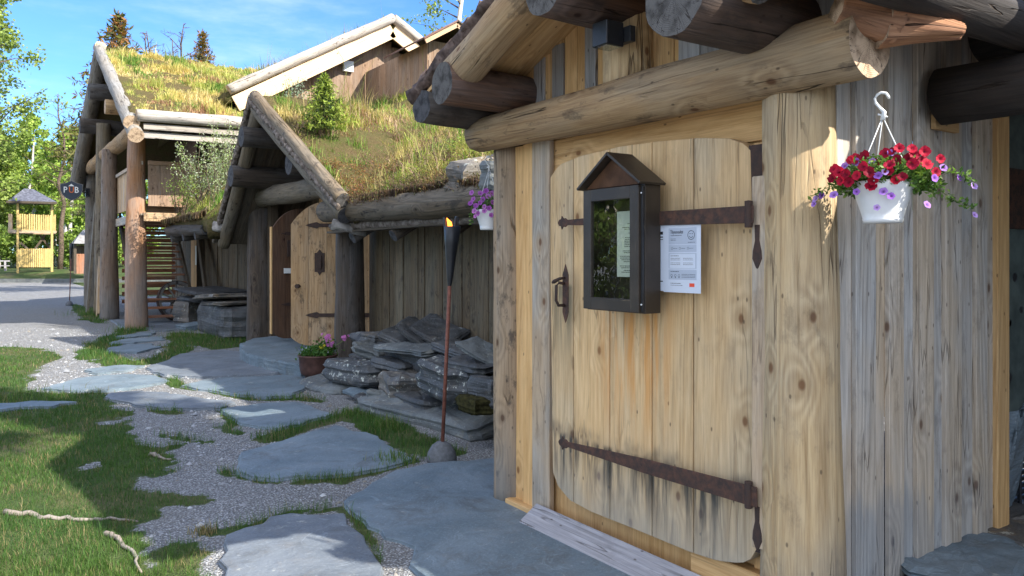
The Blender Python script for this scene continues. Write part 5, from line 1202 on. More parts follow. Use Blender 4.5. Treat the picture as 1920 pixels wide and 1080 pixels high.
b = MB(); b.box(YU*0+7.1, 7.35, YU+.33, YU+.43, 5.95, 6.2, 'x'); build('lamp_box', b, M['white'], U)
# small hut
K = thing('small_hut', (8, 15.5, 4), 'narrow wooden hut with open gable top beside the upper house', 'hut')
b = MB(); vboards(b, 14.25, 7.72, 8.28, 4.4, 6.05, .13, nrm='y'); build('front_wall', b, M['brown'], K)
b = MB(); vboards(b, 7.70, 14.25, 17.4, 4.4, 6.0, .2); build('side_wall', b, M['brown'], K); b = MB(); b.box(8.75, 8.8, 14.25, 17.3, 4.4, 6.2, 'y'); build('side_wall', b, M['brown'], K)
b = MB(); b.box(8.28, 8.75, 14.24, 14.27, 4.4, 5.55, 'z'); b.box(8.25, 8.8, 14.22, 14.28, 5.55, 5.62, 'x'); b.box(8.2, 8.8, 14.2, 14.26, 5.95, 6.05, 'x'); build('front_panel', b, M['pale2'], K)
b = MB(); b.beam((7.35, 14.7, 5.92), (8.15, 14.7, 6.42), 1.9, .03, (0, 0, 1)); build('roof_slope', b, M['roofr'], K); b = MB(); b.beam((9.0, 14.7, 5.85), (8.15, 14.7, 6.42), 1.9, .03, (0, 0, 1)); build('roof_slope', b, M['dark'], K)
b = MB(); b.beam((7.4, 13.8, 5.88), (8.15, 13.8, 6.34), .10, .03, (0, -1, 0)); b.beam((8.95, 13.8, 5.83), (8.15, 13.8, 6.34), .10, .03, (0, -1, 0)); build('fascia_board', b, M['pale2'], K)

# ================================================================== far tower, hut and kerb
T0 = atd(66, 508, 50); tz = float(gz(T0.x, T0.y)); s = 50/F; dp = Vector((T0.x, T0.y, 0)).normalized(); fr = Vector((dp.y, -dp.x, 0)); FR2 = .84
TW = thing('play_tower', (T0.x, T0.y, tz), 'two storey wooden play tower with yellow fences and hipped dark roof', 'tower')
def tp(px, py, dd=0): q = T0+fr*((px-66)*s*FR2)+dp*dd; return Vector((q.x, q.y, CAMH+(HZ-py)*s))
WT = 1.7
for a in (33, 98):
    for dd in (0, 2.3):
        b = MB(); b.beam(tp(a, 512, dd), tp(a, 380, dd), .13, .13, fr); build('leg', b, M['yellow'] if dd == 0 else M['dark'], TW)
def fence(z0, z1, x0, x1, parent, name):
    for dd, rotd in ((0, 0), (2.3, 0)):
        b = MB(); n = 17
        for k in range(n):
            a = x0+(x1-x0)*k/(n-1); b.beam(tp(a, z0, dd-.05), tp(a, z1+random.uniform(-1, 1), dd-.05), .085, .04, -dp, (random.random(), random.random(), random.random()))
        build(name, b, M['yellow'], parent)
fence(432, 402, 33, 104, TW, 'upper_fence'); fence(501, 466, 35, 98, TW, 'lower_fence')
b = MB()
for k in range(10):
    dd = 2.3*k/9; b.beam(tp(19, 430, dd), tp(19, 402, dd), .04, .2, fr)
for a in (0, 1): b.beam(tp(18 if a == 0 else 104, 434, 0), tp(18 if a == 0 else 104, 434, 2.3), .2, .1, (0, 0, 1))
b.beam(tp(15, 434), tp(106, 434), .22, .12, -dp); b.beam(tp(15, 434, 2.3), tp(106, 434, 2.3), .22, .12, -dp); build('platform', b, M['board'], TW)
b = MB(); b.beam(tp(60, 474, .5), tp(85, 440, .5), .13, .1, -dp); b.beam(tp(75, 440, .5), tp(98, 470, .5), .13, .1, -dp); b.beam(tp(38, 455, .5), tp(60, 474, .5), .13, .1, -dp); build('brace', b, M['dark'], TW)
b = MB(); e = [tp(14, 380, -.5), tp(107, 378, -.5), tp(107, 378, 2.8), tp(14, 380, 2.8)]; ap = [tp(45, 352, .9), tp(62, 352, 1.2)]
for q in ((e[0], e[1], ap[1], ap[0]), (e[1], e[2], ap[1]), (e[2], e[3], ap[0], ap[1]), (e[3], e[0], ap[0])): b.poly(q, [(0, 0)]*len(q), 0, (.5, .5, .5))
b.poly(e[::-1], [(0, 0)]*4, 0, (.5, .5, .5)); build('roof', b, M['tile'], TW)
b = MB(); b.beam(tp(12, 381, -.5), tp(108, 380, -.5), .14, .1, -dp); build('fascia_board', b, M['dark'], TW)
# grey roofed hut behind the posts
h0 = atd(158, 470, 44); HT = thing('far_hut', (h0.x, h0.y, float(gz(h0.x, h0.y))), 'small far hut with grey gable roof and orange boards behind the sign post', 'hut')
s4 = 44/F
def hp(px, py, dd=0): q = h0+fr*((px-158)*s4*FR2)+dp*dd; return Vector((q.x, q.y, CAMH+(HZ-py)*s4))
b = MB()
for q in ((hp(136, 457, -.4), hp(196, 457, -.4), hp(180, 428, 2.5), hp(160, 428, 2.5)), (hp(196, 457, 5), hp(136, 457, 5), hp(160, 428, 2.5), hp(180, 428, 2.5)), (hp(136, 457, 5), hp(136, 457, -.4), hp(160, 428, 2.5)), (hp(196, 457, -.4), hp(196, 457, 5), hp(180, 428, 2.5))): b.poly(q, [(0, 0)]*len(q), 0, (.5, .5, .5))
build('roof', b, M['greyroof'], HT)
b = MB()
for k in range(12): b.beam(hp(143+k*4, 513, 0), hp(143+k*4, 476, 0), .1, .04, -dp)
build('board_wall', b, M['stairw'], HT); b = MB(); b.beam(hp(165, 510, 4), hp(165, 458, 4), 1.6, .05, -dp); build('back_wall', b, M['dark'], HT)
for a in (140, 190): b = MB(); b.beam(hp(a, 513), hp(a, 457), .14, .14, -dp); build('post', b, M['dark'], HT)
# stone kerb at the far side of the yard, picnic table
b = MB(); b.beam(Vector(bylat(-40, 46.2)+(.12,)), Vector(bylat(2, 46.2)+(.12,)), .3, .25, -dp); tag(build('kerb', b, M['rockp']), 'long low stone kerb between the gravel yard and the far lawn', 'kerb')
b = MB(); PT = thing('picnic_table', tuple(tp(20, 505, -3)), 'weathered picnic table left of the play tower', 'picnic table')
b.beam(tp(-12, 489, -4), tp(22, 489, -4), .7, .07, (0, 0, 1)); build('tabletop', b, M['step'], PT); b = MB(); b.beam(tp(-12, 497, -4.8), tp(22, 497, -4.8), .25, .06, (0, 0, 1)); build('bench_seat', b, M['step'], PT)
for a in (-6, 14):
    for dd in (-4.4, -3.6): b = MB(); b.beam(tp(a, 506, dd), tp(a, 488, dd), .12, .1, fr); build('leg', b, M['step'], PT)

# ------------------------------------------------------------------ torches
def torch(base, top, lab, s=1., lit=True):
    base = Vector(base); top = Vector(top); d = top-base; t = thing('garden_torch', base, lab, 'garden torch', 'garden torches')
    b = MB(); b.lathe([(0, 0), (.105, 0), (.108, .03), (.098, .075), (.07, .12), (.035, .145), (.012, .15), (0, .15)], base, 24); build('foot', b, M['lava'], t, True)
    b = MB(); b.tube([base+d*.08, base+d*.40, base+d*.735], .0135, 12); build('pole', b, M['pole'], t, True)
    b = MB(); p = base+d*.735
    for k, (r, f_) in enumerate(((.012, .0), (.020, .02), (.030, .08), (.041, .16), (.0415, .165), (.043, .17), (.052, .245))):
        pass
    prof = [(.012, .0), (.020, .02), (.030, .08), (.046, .165), (.048, .17), (.060, .245), (.058, .246), (.045, .18), (0, .175)]
    L = d.length; i0 = 0; b.lathe([(r, z*L) for r, z in prof], (0, 0, 0), 24); q = d.normalized()
    b.v = [tuple(p+Vector((v_[0], v_[1], 0))+q*v_[2]) for v_ in b.v]; build('canister', b, M['black'], t, True)
    for a in (0.4, 2.5, 4.6):
        b = MB(); b.tube([p+q*(.24*L)+Vector((math.cos(a)*.048, math.sin(a)*.048, 0)), p+q*(.285*L)+Vector((math.cos(a)*.062, math.sin(a)*.062, 0))], .01, 6); build('rim_tab', b, M['black'], t)
    if lit:
        b = MB(); c = p+q*(.20*L); b.tube([c, c+Vector((-.006, .006, .05)), c+Vector((-.012, .012, .105)), c+Vector((-.03, .02, .14))], .012, 8, radii=[.012, .020, .016, .002]); b.tube([c+Vector((.012, -.01, 0)), c+Vector((.01, -.008, .03)), c+Vector((-.002, .002, .07))], .01, 8, radii=[.008, .011, .002]); build('flame', b, M['flame'], t, True)
q = gnd(828, 866, 0); torch(q, (q.x+.04, q.y-.085, 1.715), 'burning garden torch on a red brown pole in front of the stone ledge')
q = gnd(130, 573, 0); torch(q, (q.x+.05, q.y-.1, 1.98), 'unlit garden torch far off beside the sign post', lit=False)
# ------------------------------------------------------------------ wagon wheel, bench
def wheel(c, r, axis, lab):
    c = Vector(c); ax = Vector(axis).normalized(); t = thing('wagon_wheel', (c.x, c.y, 0), lab, 'wagon wheel'); u = ax.cross(Vector((0, 0, 1))).normalized(); w = u.cross(ax)
    P = lambda a, rr, h: c+(u*math.cos(a)+w*math.sin(a))*rr+ax*h
    for nm, r0, r1, hw_, mt in (('rim', r*.84, r*.97, .045, 'greylog'), ('iron_tyre', r*.972, r, .05, 'iron2')):
        b = MB(); n = 40
        for k in range(n):
            a, a2 = 6.2832*k/n, 6.2832*(k+1)/n
            for q in (((a, r1, -hw_), (a2, r1, -hw_), (a2, r1, hw_), (a, r1, hw_)), ((a, r0, hw_), (a2, r0, hw_), (a2, r0, -hw_), (a, r0, -hw_)), ((a, r0, hw_), (a, r1, hw_), (a2, r1, hw_), (a2, r0, hw_)), ((a, r1, -hw_), (a, r0, -hw_), (a2, r0, -hw_), (a2, r1, -hw_))):
                b.poly([P(*z) for z in q], [(z[0]*r, z[2]) for z in q], 0, (.5, .5, .5))
        build(nm, b, M[mt], t)
    for k in range(12):
        a = 6.2832*k/12; b = MB(); b.tube([P(a, .08, 0), P(a, r*.86, 0)], .022, 8); build('spoke', b, M['greylog'], t)
    b = MB(); b.tube([P(0, 0, -.12), P(0, 0, -.06), P(0, 0, .06), P(0, 0, .12)], .1, 16, radii=[.06, .095, .095, .06]); build('hub', b, M['greylog'], t, True)
q = atd(333, 564, 18.0); wheel((q.x, q.y, .47), .48, (.25, -.93, .22), 'old spoked wagon wheel leaning at the slate stack')
bq = atd(298, 575, 19.2); BN = thing('bench', (bq.x, bq.y, 0), 'low dark bench left of the wagon wheel', 'bench')
b = MB(); b.beam((bq.x-.45, bq.y+.1, .44), (bq.x+.45, bq.y-.1, .44), .4, .06, (0, 0, 1)); build('seat', b, M['dark'], BN)
for a in (-.35, .35): b = MB(); b.box(bq.x+a-.05, bq.x+a+.05, bq.y-.17, bq.y+.17, 0, .41, 'z'); build('leg', b, M['dark'], BN)

# ================================================================== hanging flower baskets
def petal_mesh(name, r, col, throat, seed, cup=.35, ruff=.12, nl=5):
    rg = random.Random(seed); v = [(0, 0, -r*cup)]; f = []; c = []; n = 20; rings = [(.25, -.5), (.62, -.12), (1., 0.)]
    for t, z in rings:
        for k in range(n):
            a = 6.2832*k/n; q = 1 if t < .9 else .86+.14*abs(math.cos(a*nl/2))
            v.append((math.cos(a)*r*t*q, math.sin(a)*r*t*q, r*cup*z*2*.5+(ruff*r*math.sin(a*nl*2+seed) if t > .9 else 0)+rg.uniform(-.04, .04)*r))
    for k in range(n): f.append((0, 1+k, 1+(k+1) % n))
    for q in range(2):
        for k in range(n): a = 1+q*n; f.append((a+k, a+n+k, a+n+(k+1) % n, a+(k+1) % n))
    me = bpy.data.meshes.new(name); me.from_pydata(v, [], f); at = me.color_attributes.new('tint', 'FLOAT_COLOR', 'CORNER')
    li = 0
    for p in me.polygons:
        for vi in p.vertices:
            rr = math.hypot(v[vi][0], v[vi][1])/r; t = min(1, rr/.45); cc = [throat[i]*(1-t)+col[i]*t*(.85+.3*rg.random()) for i in range(3)]
            at.data[li].color = (cc[0], cc[1], cc[2], 1); li += 1
    me.polygons.foreach_set('use_smooth', np.ones(len(me.polygons), dtype=bool)); me.materials.append(M['petal']); return me
RED = [petal_mesh('red_flower', .021, c, (.10, .003, .015), k, .5, .22, 4) for k, c in enumerate([(.36, .005, .035), (.24, .003, .022), (.50, .012, .045)])]
PUR = [petal_mesh('purple_flower', .0165, c, (.09, .015, .14), k+9, .45, .10, 5) for k, c in enumerate([(.42, .22, .70), (.34, .14, .62), (.50, .32, .74)])]
PINK = [petal_mesh('pink_flower', .021, c, (.20, .02, .22), k+19, .45, .10, 5) for k, c in enumerate([(.48, .16, .55), (.40, .11, .50), (.56, .22, .60)])]
def put(me, name, loc, nrm, parent, sc_=1.):
    o = bpy.data.objects.new(name, me); COL.objects.link(o); o.parent = parent
    o.location = Vector(loc)-ROOT[parent.name]; o.rotation_euler = Vector(nrm).to_track_quat('Z', 'Y').to_euler(); o.scale = (sc_,)*3
    return o
CV = Vector((-.5686, -.8226, 0)); CR = Vector((.8226, -.5686, 0))
def basket(c, r, hook_z, lab, reds, purs, meP, leafn, spread, trails, swap=False, hang=None):
    c = Vector(c); CV = -Vector((c.x, c.y, 0)).normalized(); CR = Vector((-CV.y, CV.x, 0)); t = thing('hanging_basket', c, lab, 'flower basket', 'hanging flower baskets'); k = r/.09
    b = MB(); b.lathe([(0, 0), (r*.62, 0), (r*.66, .012*k), (r*.645, .014*k), (r*.69, .03*k), (r*.93, .098*k), (r*1.02, .112*k), (r*1.02, .128*k), (r*.97, .128*k), (r*.95, .11*k), (0, .105*k)], c, 40); build('pot', b, M['white'], t, True)
    b = MB(); b.lathe([(r*.9, .112*k), (0, .125*k)], c, 20); build('soil', b, M['soil'], t)
    top = Vector(hang) if hang else Vector((c.x, c.y, hook_z)); hz_ = hook_z-c.z; j = top-Vector((0, 0, .082*k))
    b = MB(); hk = [(0, -.085), (.004, -.06), (-.008, -.045), (-.019, -.03), (-.022, -.016), (-.016, -.004), (-.004, .002), (.009, -.001), (.016, -.012), (.018, -.02)]
    b.tube([top+CR*(a*k*1.0)+Vector((0, 0, z*k-.008)) for a, z in hk], .0048*k, 10, radii=[.008*k, .007*k]+[.0045*k]*7+[.0035*k])
    b.tube([j+CR*-.014*k+Vector((0, 0, .01)), j+CR*.014*k+Vector((0, 0, -.002))], .003*k, 8); build('hook', b, M['white'], t, True)
    for a in (2.6, .35, 4.4):
        q = c+CR*(math.cos(a)*r*.98)+CV*(math.sin(a)*r*.98)+Vector((0, 0, .125*k)); b = MB(); b.tube([j, j.lerp(q, .5), q], .0019*k, 6); build('string', b, M['white'], t, True)
    # foliage: dome, side swags and trailing stems
    rg = random.Random(len(lab)); pts = []; stems = MB()
    m0 = c+Vector((0, 0, .13*k))
    def blob(cc, n, sx, sy, sz): 
        p = rng.normal(size=(n, 3)); p /= np.linalg.norm(p, axis=1)[:, None]; p *= rng.uniform(.55, 1.05, (n, 1)); p *= (sx, sy, sz); 
        w = np.array(cc)[None]+p[:, :1]*np.array(CR)+p[:, 1:2]*np.array(CV)+p[:, 2:]*np.array((0, 0, 1)); pts.append(w)
    blob(m0+Vector((0, 0, .028*k)), int(leafn*.55), spread*.78, spread*.75, .055*k)
    blob(m0+CR*spread*.62, int(leafn*.18), spread*.42, spread*.5, .038*k); blob(m0-CR*spread*.55+Vector((0, 0, -.005)), int(leafn*.14), spread*.40, spread*.5, .036*k)
    for tr in trails:
        P = [m0+CR*a+CV*.035+Vector((0, 0, z)) for a, z in tr]; stems.tube(P, .0013, 5)
        for a, q in zip(P[:-1], P[1:]):
            n = int((q-a).length*520); tt = rng.random((n, 1)); pts.append(np.array(a)*(1-tt)+np.array(q)*tt+rng.normal(0, .007, (n, 3)))
    P = np.vstack(pts); V, Fc, C = leaves(P, rng.uniform(.011, .024, len(P))*min(1.2, k), colmix(len(P), ((.07, .15, .03), (.13, .24, .05), (.20, .30, .08), (.035, .08, .02)), (3, 3, 1.5, 1.5)), .5, .5)
    mk('foliage', V, Fc, M['veg'], t, c=C)
    if stems.v: build('stem', stems, M['stem'], t)
    for L_, me_, nm in ((reds, RED, 'red_flower'), (purs, meP, 'purple_flower' if meP is PUR else 'pink_flower')):
        for i, (a, z, s_) in enumerate(L_):
            e = max(.1, 1-(a/spread)**2*.7); dep = spread*.85*math.sqrt(e)*(.9 if z < .05 else .55)
            if z < 0: dep = r*1.05
            if abs(a) > spread*1.05: dep = .035
            kk = 1-dep/math.hypot(c.x, c.y); a *= kk; z *= kk
            n_ = (CV*.9+CR*(a/spread*.7+rg.uniform(-.35, .35))+Vector((0, 0, .25+rg.uniform(-.2, .35))))
            put(me_[i % 3], nm, m0+CR*a+CV*dep+Vector((0, 0, z)), n_, t, s_*rg.uniform(.72, .98))
M['stem'] = flat('green_stem', (.12, .17, .05), .7, .2, var=.2)
hc = atd(1655, 170, 2.62); c = Vector((hc.x, hc.y, 0)); c.z = CAMH+(HZ-418)/F*2.62
u = 2.62/F  # metres per photo pixel there
RL = [(1573, 320), (1592, 330), (1583, 342), (1597, 346), (1568, 335), (1611, 335), (1609, 300), (1624, 295), (1600, 302), (1622, 318), (1634, 330), (1640, 344), (1636, 355), (1671, 290), (1684, 285), (1660, 293), (1680, 307), (1705, 287), (1709, 297), (1700, 305), (1726, 293), (1712, 310), (1724, 312), (1751, 307), (1744, 333), (1689, 341), (1678, 345), (1667, 318), (1645, 310), (1730, 318), (1706, 318), (1667, 330), (1580, 325)]
PL = [(1670, 293), (1610, 307), (1638, 307), (1590, 312), (1648, 337), (1660, 331), (1756, 323), (1781, 342), (1804, 358), (1657, 366), (1670, 375), (1646, 396), (1571, 369), (1611, 365), (1538, 372), (1535, 382), (1549, 366), (1805, 410), (1730, 393), (1742, 345)]
zc_ = 418-.13/.09*.0955/u*0  # pot bottom row in the photo
m0row = 418-.13*1.06/u
tf = lambda L_, s_: [((a-1656)*u, (m0row-b_)*u, s_) for a, b_ in L_]
basket(c, .098, hc.z, 'large white hanging basket with red and purple petunias on the near lintel end', tf(RL, 1.), tf(PL, .95), PUR, 3800, .17,
       [[(.12, .02), (.20, .02), (.245, .005), (.27, -.02)], [(.15, 0), (.18, -.05), (.215, -.075), (.265, -.10)], [(-.12, 0), (-.18, -.02), (-.225, -.045)], [(-.05, .0), (-.02, -.03), (-.01, -.07)], [(.10, .0), (.14, -.03), (.16, -.07)], [(.0, .02), (.02, -.02), (.03, -.05)]], hang=hc)
h2 = atd(917, 292, 4.78); c2 = Vector((h2.x, h2.y, CAMH+(HZ-431)/F*4.78)); u2 = 4.78/F; m2 = 431-.13*.9/u2
PK = [(884, 377), (889, 390), (886, 400), (898, 366), (902, 378), (912, 372), (921, 384), (930, 372), (905, 392), (893, 405), (914, 395), (926, 402), (881, 365), (908, 362), (920, 366), (918, 408), (897, 385), (888, 410), (930, 392), (879, 385), (905, 400)]
basket(c2, .088, h2.z, 'smaller white hanging basket with pink purple petunias behind the near left post', [], [((a-914)*u2, (m2-b_)*u2, .95) for a, b_ in PK], PINK, 1300, .125, [[(-.08, 0), (-.11, -.04), (-.11, -.09)]], hang=h2)

# ------------------------------------------------------------------ iron pot with geraniums on the ground
q = gnd(596, 712); q = Vector((q.x, q.y, 0)); GP = thing('flower_pot', q, 'brown three legged iron pot with pink geraniums on the slabs', 'flower pot')
b = MB(); r = .20
b.lathe([(0, .05), (.15, .05), (.20, .085), (.215, .15), (.222, .275), (.238, .29), (.238, .305), (.215, .305), (.21, .29), (0, .285)], q, 34); build('pot', b, M['pot'], GP, True)
for a in (.6, 2.7, 4.8): b = MB(); b.tube([q+Vector((math.cos(a)*.12, math.sin(a)*.12, .07)), q+Vector((math.cos(a)*.14, math.sin(a)*.14, -.0))], .014, 8, radii=[.022, .012]); build('foot', b, M['pot'], GP)
b = MB(); b.lathe([(.21, .29), (0, .31)], q, 20); build('soil', b, M['soil'], GP)
P = rng.normal(size=(1100, 3))*(.09, .09, .03)+np.array(q)+np.array((0, 0, .34)); P2_ = np.array(q)+np.array(CR)*.10+rng.normal(size=(260, 3))*(.05, .05, .04)+np.array((0, 0, .40)); P = np.vstack([P, P2_])
V, Fc, C = leaves(P, rng.uniform(.02, .045, len(P)), colmix(len(P), ((.05, .13, .025), (.09, .19, .04), (.14, .24, .06)), (3, 2, 1)), .8, .8); mk('foliage', V, Fc, M['veg'], GP, c=C)
GER = petal_mesh('geranium_flower', .017, (.62, .22, .55), (.4, .08, .3), 77, .2, .15, 5); YEL = petal_mesh('yellow_flower', .017, (.65, .58, .05), (.4, .3, .02), 78, .2, .1, 5); WHT = petal_mesh('white_flower', .015, (.60, .62, .75), (.1, .1, .4), 79, .2, .1, 5)
uq = (q.length)/F*.9
def gpos(px, py): d_ = gnd(596, 712); D_ = .5686*d_.x+.8226*d_.y; return atd(px, py, D_-.04)
b = MB()
for (px, py) in ((613, 640), (645, 638)): p1 = gpos(px, py); b.tube([q+Vector((0, 0, .27))+(p1-q).normalized()*.02, p1], .004, 6)
build('stem', b, M['stem'], GP)
for (px, py, n_, me_, s_, sp) in ((612, 631, 14, GER, 1., .022), (617, 643, 16, GER, 1., .025), (644, 633, 14, GER, 1., .022), (607, 652, 5, YEL, 1., .03), (600, 653, 4, YEL, .9, .025), (615, 659, 4, WHT, 1., .03), (574, 655, 4, WHT, .5, .02)):
    for k in range(n_):
        o_ = Vector((random.gauss(0, sp), random.gauss(0, sp), random.gauss(0, sp*.8))); put(me_, me_.name.split('.')[0], gpos(px, py)+o_, CV+o_*20+Vector((0, 0, .3)), GP, s_)

# ================================================================== what grows on the turf roofs
def turfgrass(name, f, xr, yr, n, h, cols, wts, w, lab, cond=None, lean=.7, patch=None, clump=1.6):
    X_ = rng.uniform(*xr, n); Y_ = rng.uniform(*yr, n)
    if cond is not None: k = cond(X_, Y_); X_, Y_ = X_[k], Y_[k]
    cl = fbm(X_, Y_, 3.4, 81); k = rng.random(len(X_)) < np.clip((cl-.30)*4, .12, 1); X_, Y_, cl = X_[k], Y_[k], cl[k]
    t = fbm(X_, Y_, .9, 41); N = len(X_)
    # colours in patches: a noise per colour, the strongest wins, blades at the borders mix
    sc_ = np.stack([fbm(X_, Y_, 1.7, 100+13*i)+rng.normal(0, .07, N)+.06*math.log(wts[i]) for i in range(len(cols))], 1)
    col = np.array(cols)[sc_.argmax(1)]*(1+rng.uniform(-.35, .35, (N, 1)))
    if patch: col = patch(X_, Y_, col)
    hh = h*(.25+clump*np.clip((cl-.35)*2.6, 0, 1)**1.5*(.4+1.2*t))*rng.uniform(.35, 1.35, N); hh *= 1+(rng.random(N) < .03)*1.2
    V, Fc, C = blades(np.stack([X_, Y_, f(X_, Y_)-.02], 1), hh, w, col, lean)
    return mk(name, V, Fc, M['veg'], c=C, origin=(0, 0, 0), kind='stuff', label=lab, cat='grass')
g_ = (.10, .19, .03); y_ = (.34, .29, .11); yg = (.22, .26, .06); br = (.22, .13, .08); pk = (.33, .22, .16)
def patchM(X_, Y_, col):
    t = fbm(X_, Y_, .8, 61); up = np.clip((X_-5.1)/1.8+(t-.5)*2.5, 0, 1)[:, None]*np.clip((15-Y_)/2, 0, 1)[:, None]
    G_ = np.array((.18, .42, .045))*(1+rng.uniform(-.3, .3, (len(X_), 1))); return np.where(rng.random((len(X_), 1)) < up*.85, G_, col)
ok = lambda X_, Y_: ~((Y_ > 17) & (X_ > 4.2)) & (X_ > np.where((Y_ > 8.5) & (Y_ < 13.8), 3.5, 3.2)) & (X_ > np.where(Y_ < 8.5, 3.62, 0))
fR = lambda X_, Y_: zroof(X_, Y_)
turfgrass('grass', fR, (3.2, 9.5), (4.0, 17.1), 150000, .10, ((.14, .26, .04), (.58, .48, .20), (.36, .40, .09), (.26, .14, .08), (.50, .34, .26)), (6, 2.6, 5, .9, 1.6), .009, 'mixed dry and green grass on the turf roof of the middle house', ok, patch=patchM, lean=1.0)
turfgrass('grass', fR, (3.2, 7), (4.0, 14), 9000, .24, (yg, y_, pk), (1, 2, 1), .007, 'long dry grass stalks sticking up from the middle turf roof', ok, .9)
turfgrass('grass', lambda X_, Y_: fH(X_, Y_), (2.45, 9), (16.25, 22.0), 150000, .105, ((.15, .26, .05), (.58, .48, .18), (.40, .43, .12), (.60, .50, .24), (.34, .2, .12)), (.9, 2.6, 2.6, 1.8, .5), .017, 'yellow green grass on the turf roof of the balcony house')
turfgrass('grass', lambda X_, Y_: fU(X_, Y_), (4.3, 9.5), (17.0, 19.5), 26000, .14, (g_, y_, yg), (1.5, 1.5, 2), .015, 'grass fringe on the turf roof of the upper house')
turfgrass('grass', fA, (2.24, 3.2), (2.9, 4.03), 2500, .06, (g_, y_, br), (1, 2, 1), .004, 'short grass on the turf roof of the near cabin')
# heather and twigs at the eave
def scrub(name, lab, f, xr, yr, nclump, h, twig, lv, cat='shrub', dense=24, lsz=(.012, .028), lpt=6, w=.0045):
    tw = []; lf = []
    for k in range(nclump):
        x = random.uniform(*xr); y = random.uniform(*yr); z = float(f(np.array(x), np.array(y)))
        for j in range(dense):
            d = Vector((random.gauss(-.25, .6), random.gauss(-.1, .6), random.uniform(.5, 1.1))).normalized(); L = h*random.uniform(.5, 1.15); p = Vector((x+random.gauss(0, .06), y+random.gauss(0, .06), z-.02))
            m_ = p+d*L*.5+Vector((random.gauss(0, .02), random.gauss(0, .02), 0)); e = p+d*L+Vector((random.gauss(0, .05), random.gauss(0, .05), random.gauss(0, .02)))
            tw.append((p, m_, e)); 
            for q in range(lpt): t = random.uniform(.3, 1.05); lf.append(tuple(p.lerp(e, t)+Vector((random.gauss(0, .018), random.gauss(0, .018), random.gauss(0, .018)))))
    N = len(tw); V = np.zeros((N, 6, 3)); sd = rng.normal(size=(N, 3)); sd /= np.linalg.norm(sd, axis=1)[:, None]
    for i, (p, m_, e) in enumerate(tw):
        for k, (q, ww) in enumerate(((p, w), (m_, w*.7), (e, w*.3))): V[i, 2*k] = np.array(q)-sd[i]*ww*.5; V[i, 2*k+1] = np.array(q)+sd[i]*ww*.5
    i_ = (np.arange(N)*6)[:, None]; F1 = np.stack([np.hstack([i_, i_+1, i_+3, i_+2]), np.hstack([i_+2, i_+3, i_+5, i_+4])], 1).reshape(-1, 4)
    C1 = np.repeat(colmix(N, twig, (1,)*len(twig)), 8, axis=0)
    P = np.array(lf); V2, F2, C2 = leaves(P, rng.uniform(*lsz, len(P)), colmix(len(P), lv, (1,)*len(lv)), .4)
    return mk(name, np.vstack([V.reshape(-1, 3), V2]), np.vstack([F1, F2+len(V)*6]), M['veg'], c=np.vstack([C1, C2]), label=lab, cat=cat)
HB = ((.16, .09, .07), (.22, .13, .11), (.10, .06, .05)); 
tag(scrub('heather', 'brown twiggy heather mat along the eave of the middle turf roof', zroof, (3.62, 4.6), (4.9, 9.0), 90, .17, HB, ((.13, .13, .04), (.20, .13, .07), (.09, .11, .04)), 'heather', 26, lpt=3), group=None, kind='stuff')
tag(scrub('bilberry', 'bright yellow green bilberry carpet low on the middle turf roof', zroof, (3.75, 4.6), (6.1, 7.6), 42, .13, HB, ((.26, .33, .05), (.18, .27, .04), (.32, .34, .08)), 'ground cover', 24, lpt=9), kind='stuff')
tag(scrub('bilberry', 'green and brown bilberry scrub near the small flower basket on the turf roof', zroof, (3.9, 5.4), (4.6, 6.2), 46, .20, HB, ((.24, .28, .07), (.15, .18, .05), (.22, .15, .08)), 'ground cover', 26, lpt=6), kind='stuff')
tag(scrub('crowberry', 'reddish dry moss and crowberry beside the right porch rake', zroof, (3.55, 4.4), (8.3, 9.4), 36, .10, HB, ((.24, .10, .04), (.30, .16, .06), (.2, .2, .06)), 'ground cover', 24, lpt=6), kind='stuff')
tag(scrub('heather', 'dark dry heather roots hanging over the eave log', lambda a, b_: zroof(a+.12, b_)-.10, (3.50, 3.60), (5.0, 9.1), 60, .13, ((.09, .055, .04), (.06, .04, .03), (.14, .08, .05)), ((.10, .10, .03), (.14, .09, .04)), 'heather', 26, lpt=2), kind='stuff')
X_ = rng.uniform(3.44, 3.6, 9000); Y_ = rng.uniform(4.9, 9.2, 9000); k_ = fbm(X_*0, Y_, 3.2, 71); kk_ = k_ > .40; X_, Y_, k_ = X_[kk_], Y_[kk_], k_[kk_]
V, Fc, C = blades(np.stack([X_, Y_, 2.17+0*X_-.02*(Y_ < 6)], 1), -rng.uniform(.3, 1, len(X_))*(k_-.36)*1.2, .007, colmix(len(X_), ((.10, .065, .045), (.06, .04, .03), (.20, .12, .06), (.12, .12, .04)), (3, 3, 1.5, 1)), .25)
mk('dead_roots', V, Fc, M['veg'], c=C, origin=(0, 0, 0), kind='stuff', label='brown roots and dead grass hanging over the eave log of the middle roof', cat='roots')
X_ = rng.uniform(3.04, 3.3, 9000); Y_ = rng.uniform(14.0, 17.15, 9000)
V, Fc, C = blades(np.stack([X_, Y_, 2.26+(X_-3.04)*.3], 1), -rng.uniform(.2, 1, len(X_))*.26*(.4+fbm(X_*0, Y_, 3, 72)), .012, colmix(len(X_), ((.12, .08, .05), (.07, .05, .03), (.24, .16, .09), (.14, .14, .05)), (3, 3, 2, 1)), .3)
mk('dead_roots', V, Fc, M['veg'], c=C, origin=(0, 0, 0), kind='stuff', label='brown roots and dead grass drooping over the short eave left of the porch', cat='roots')
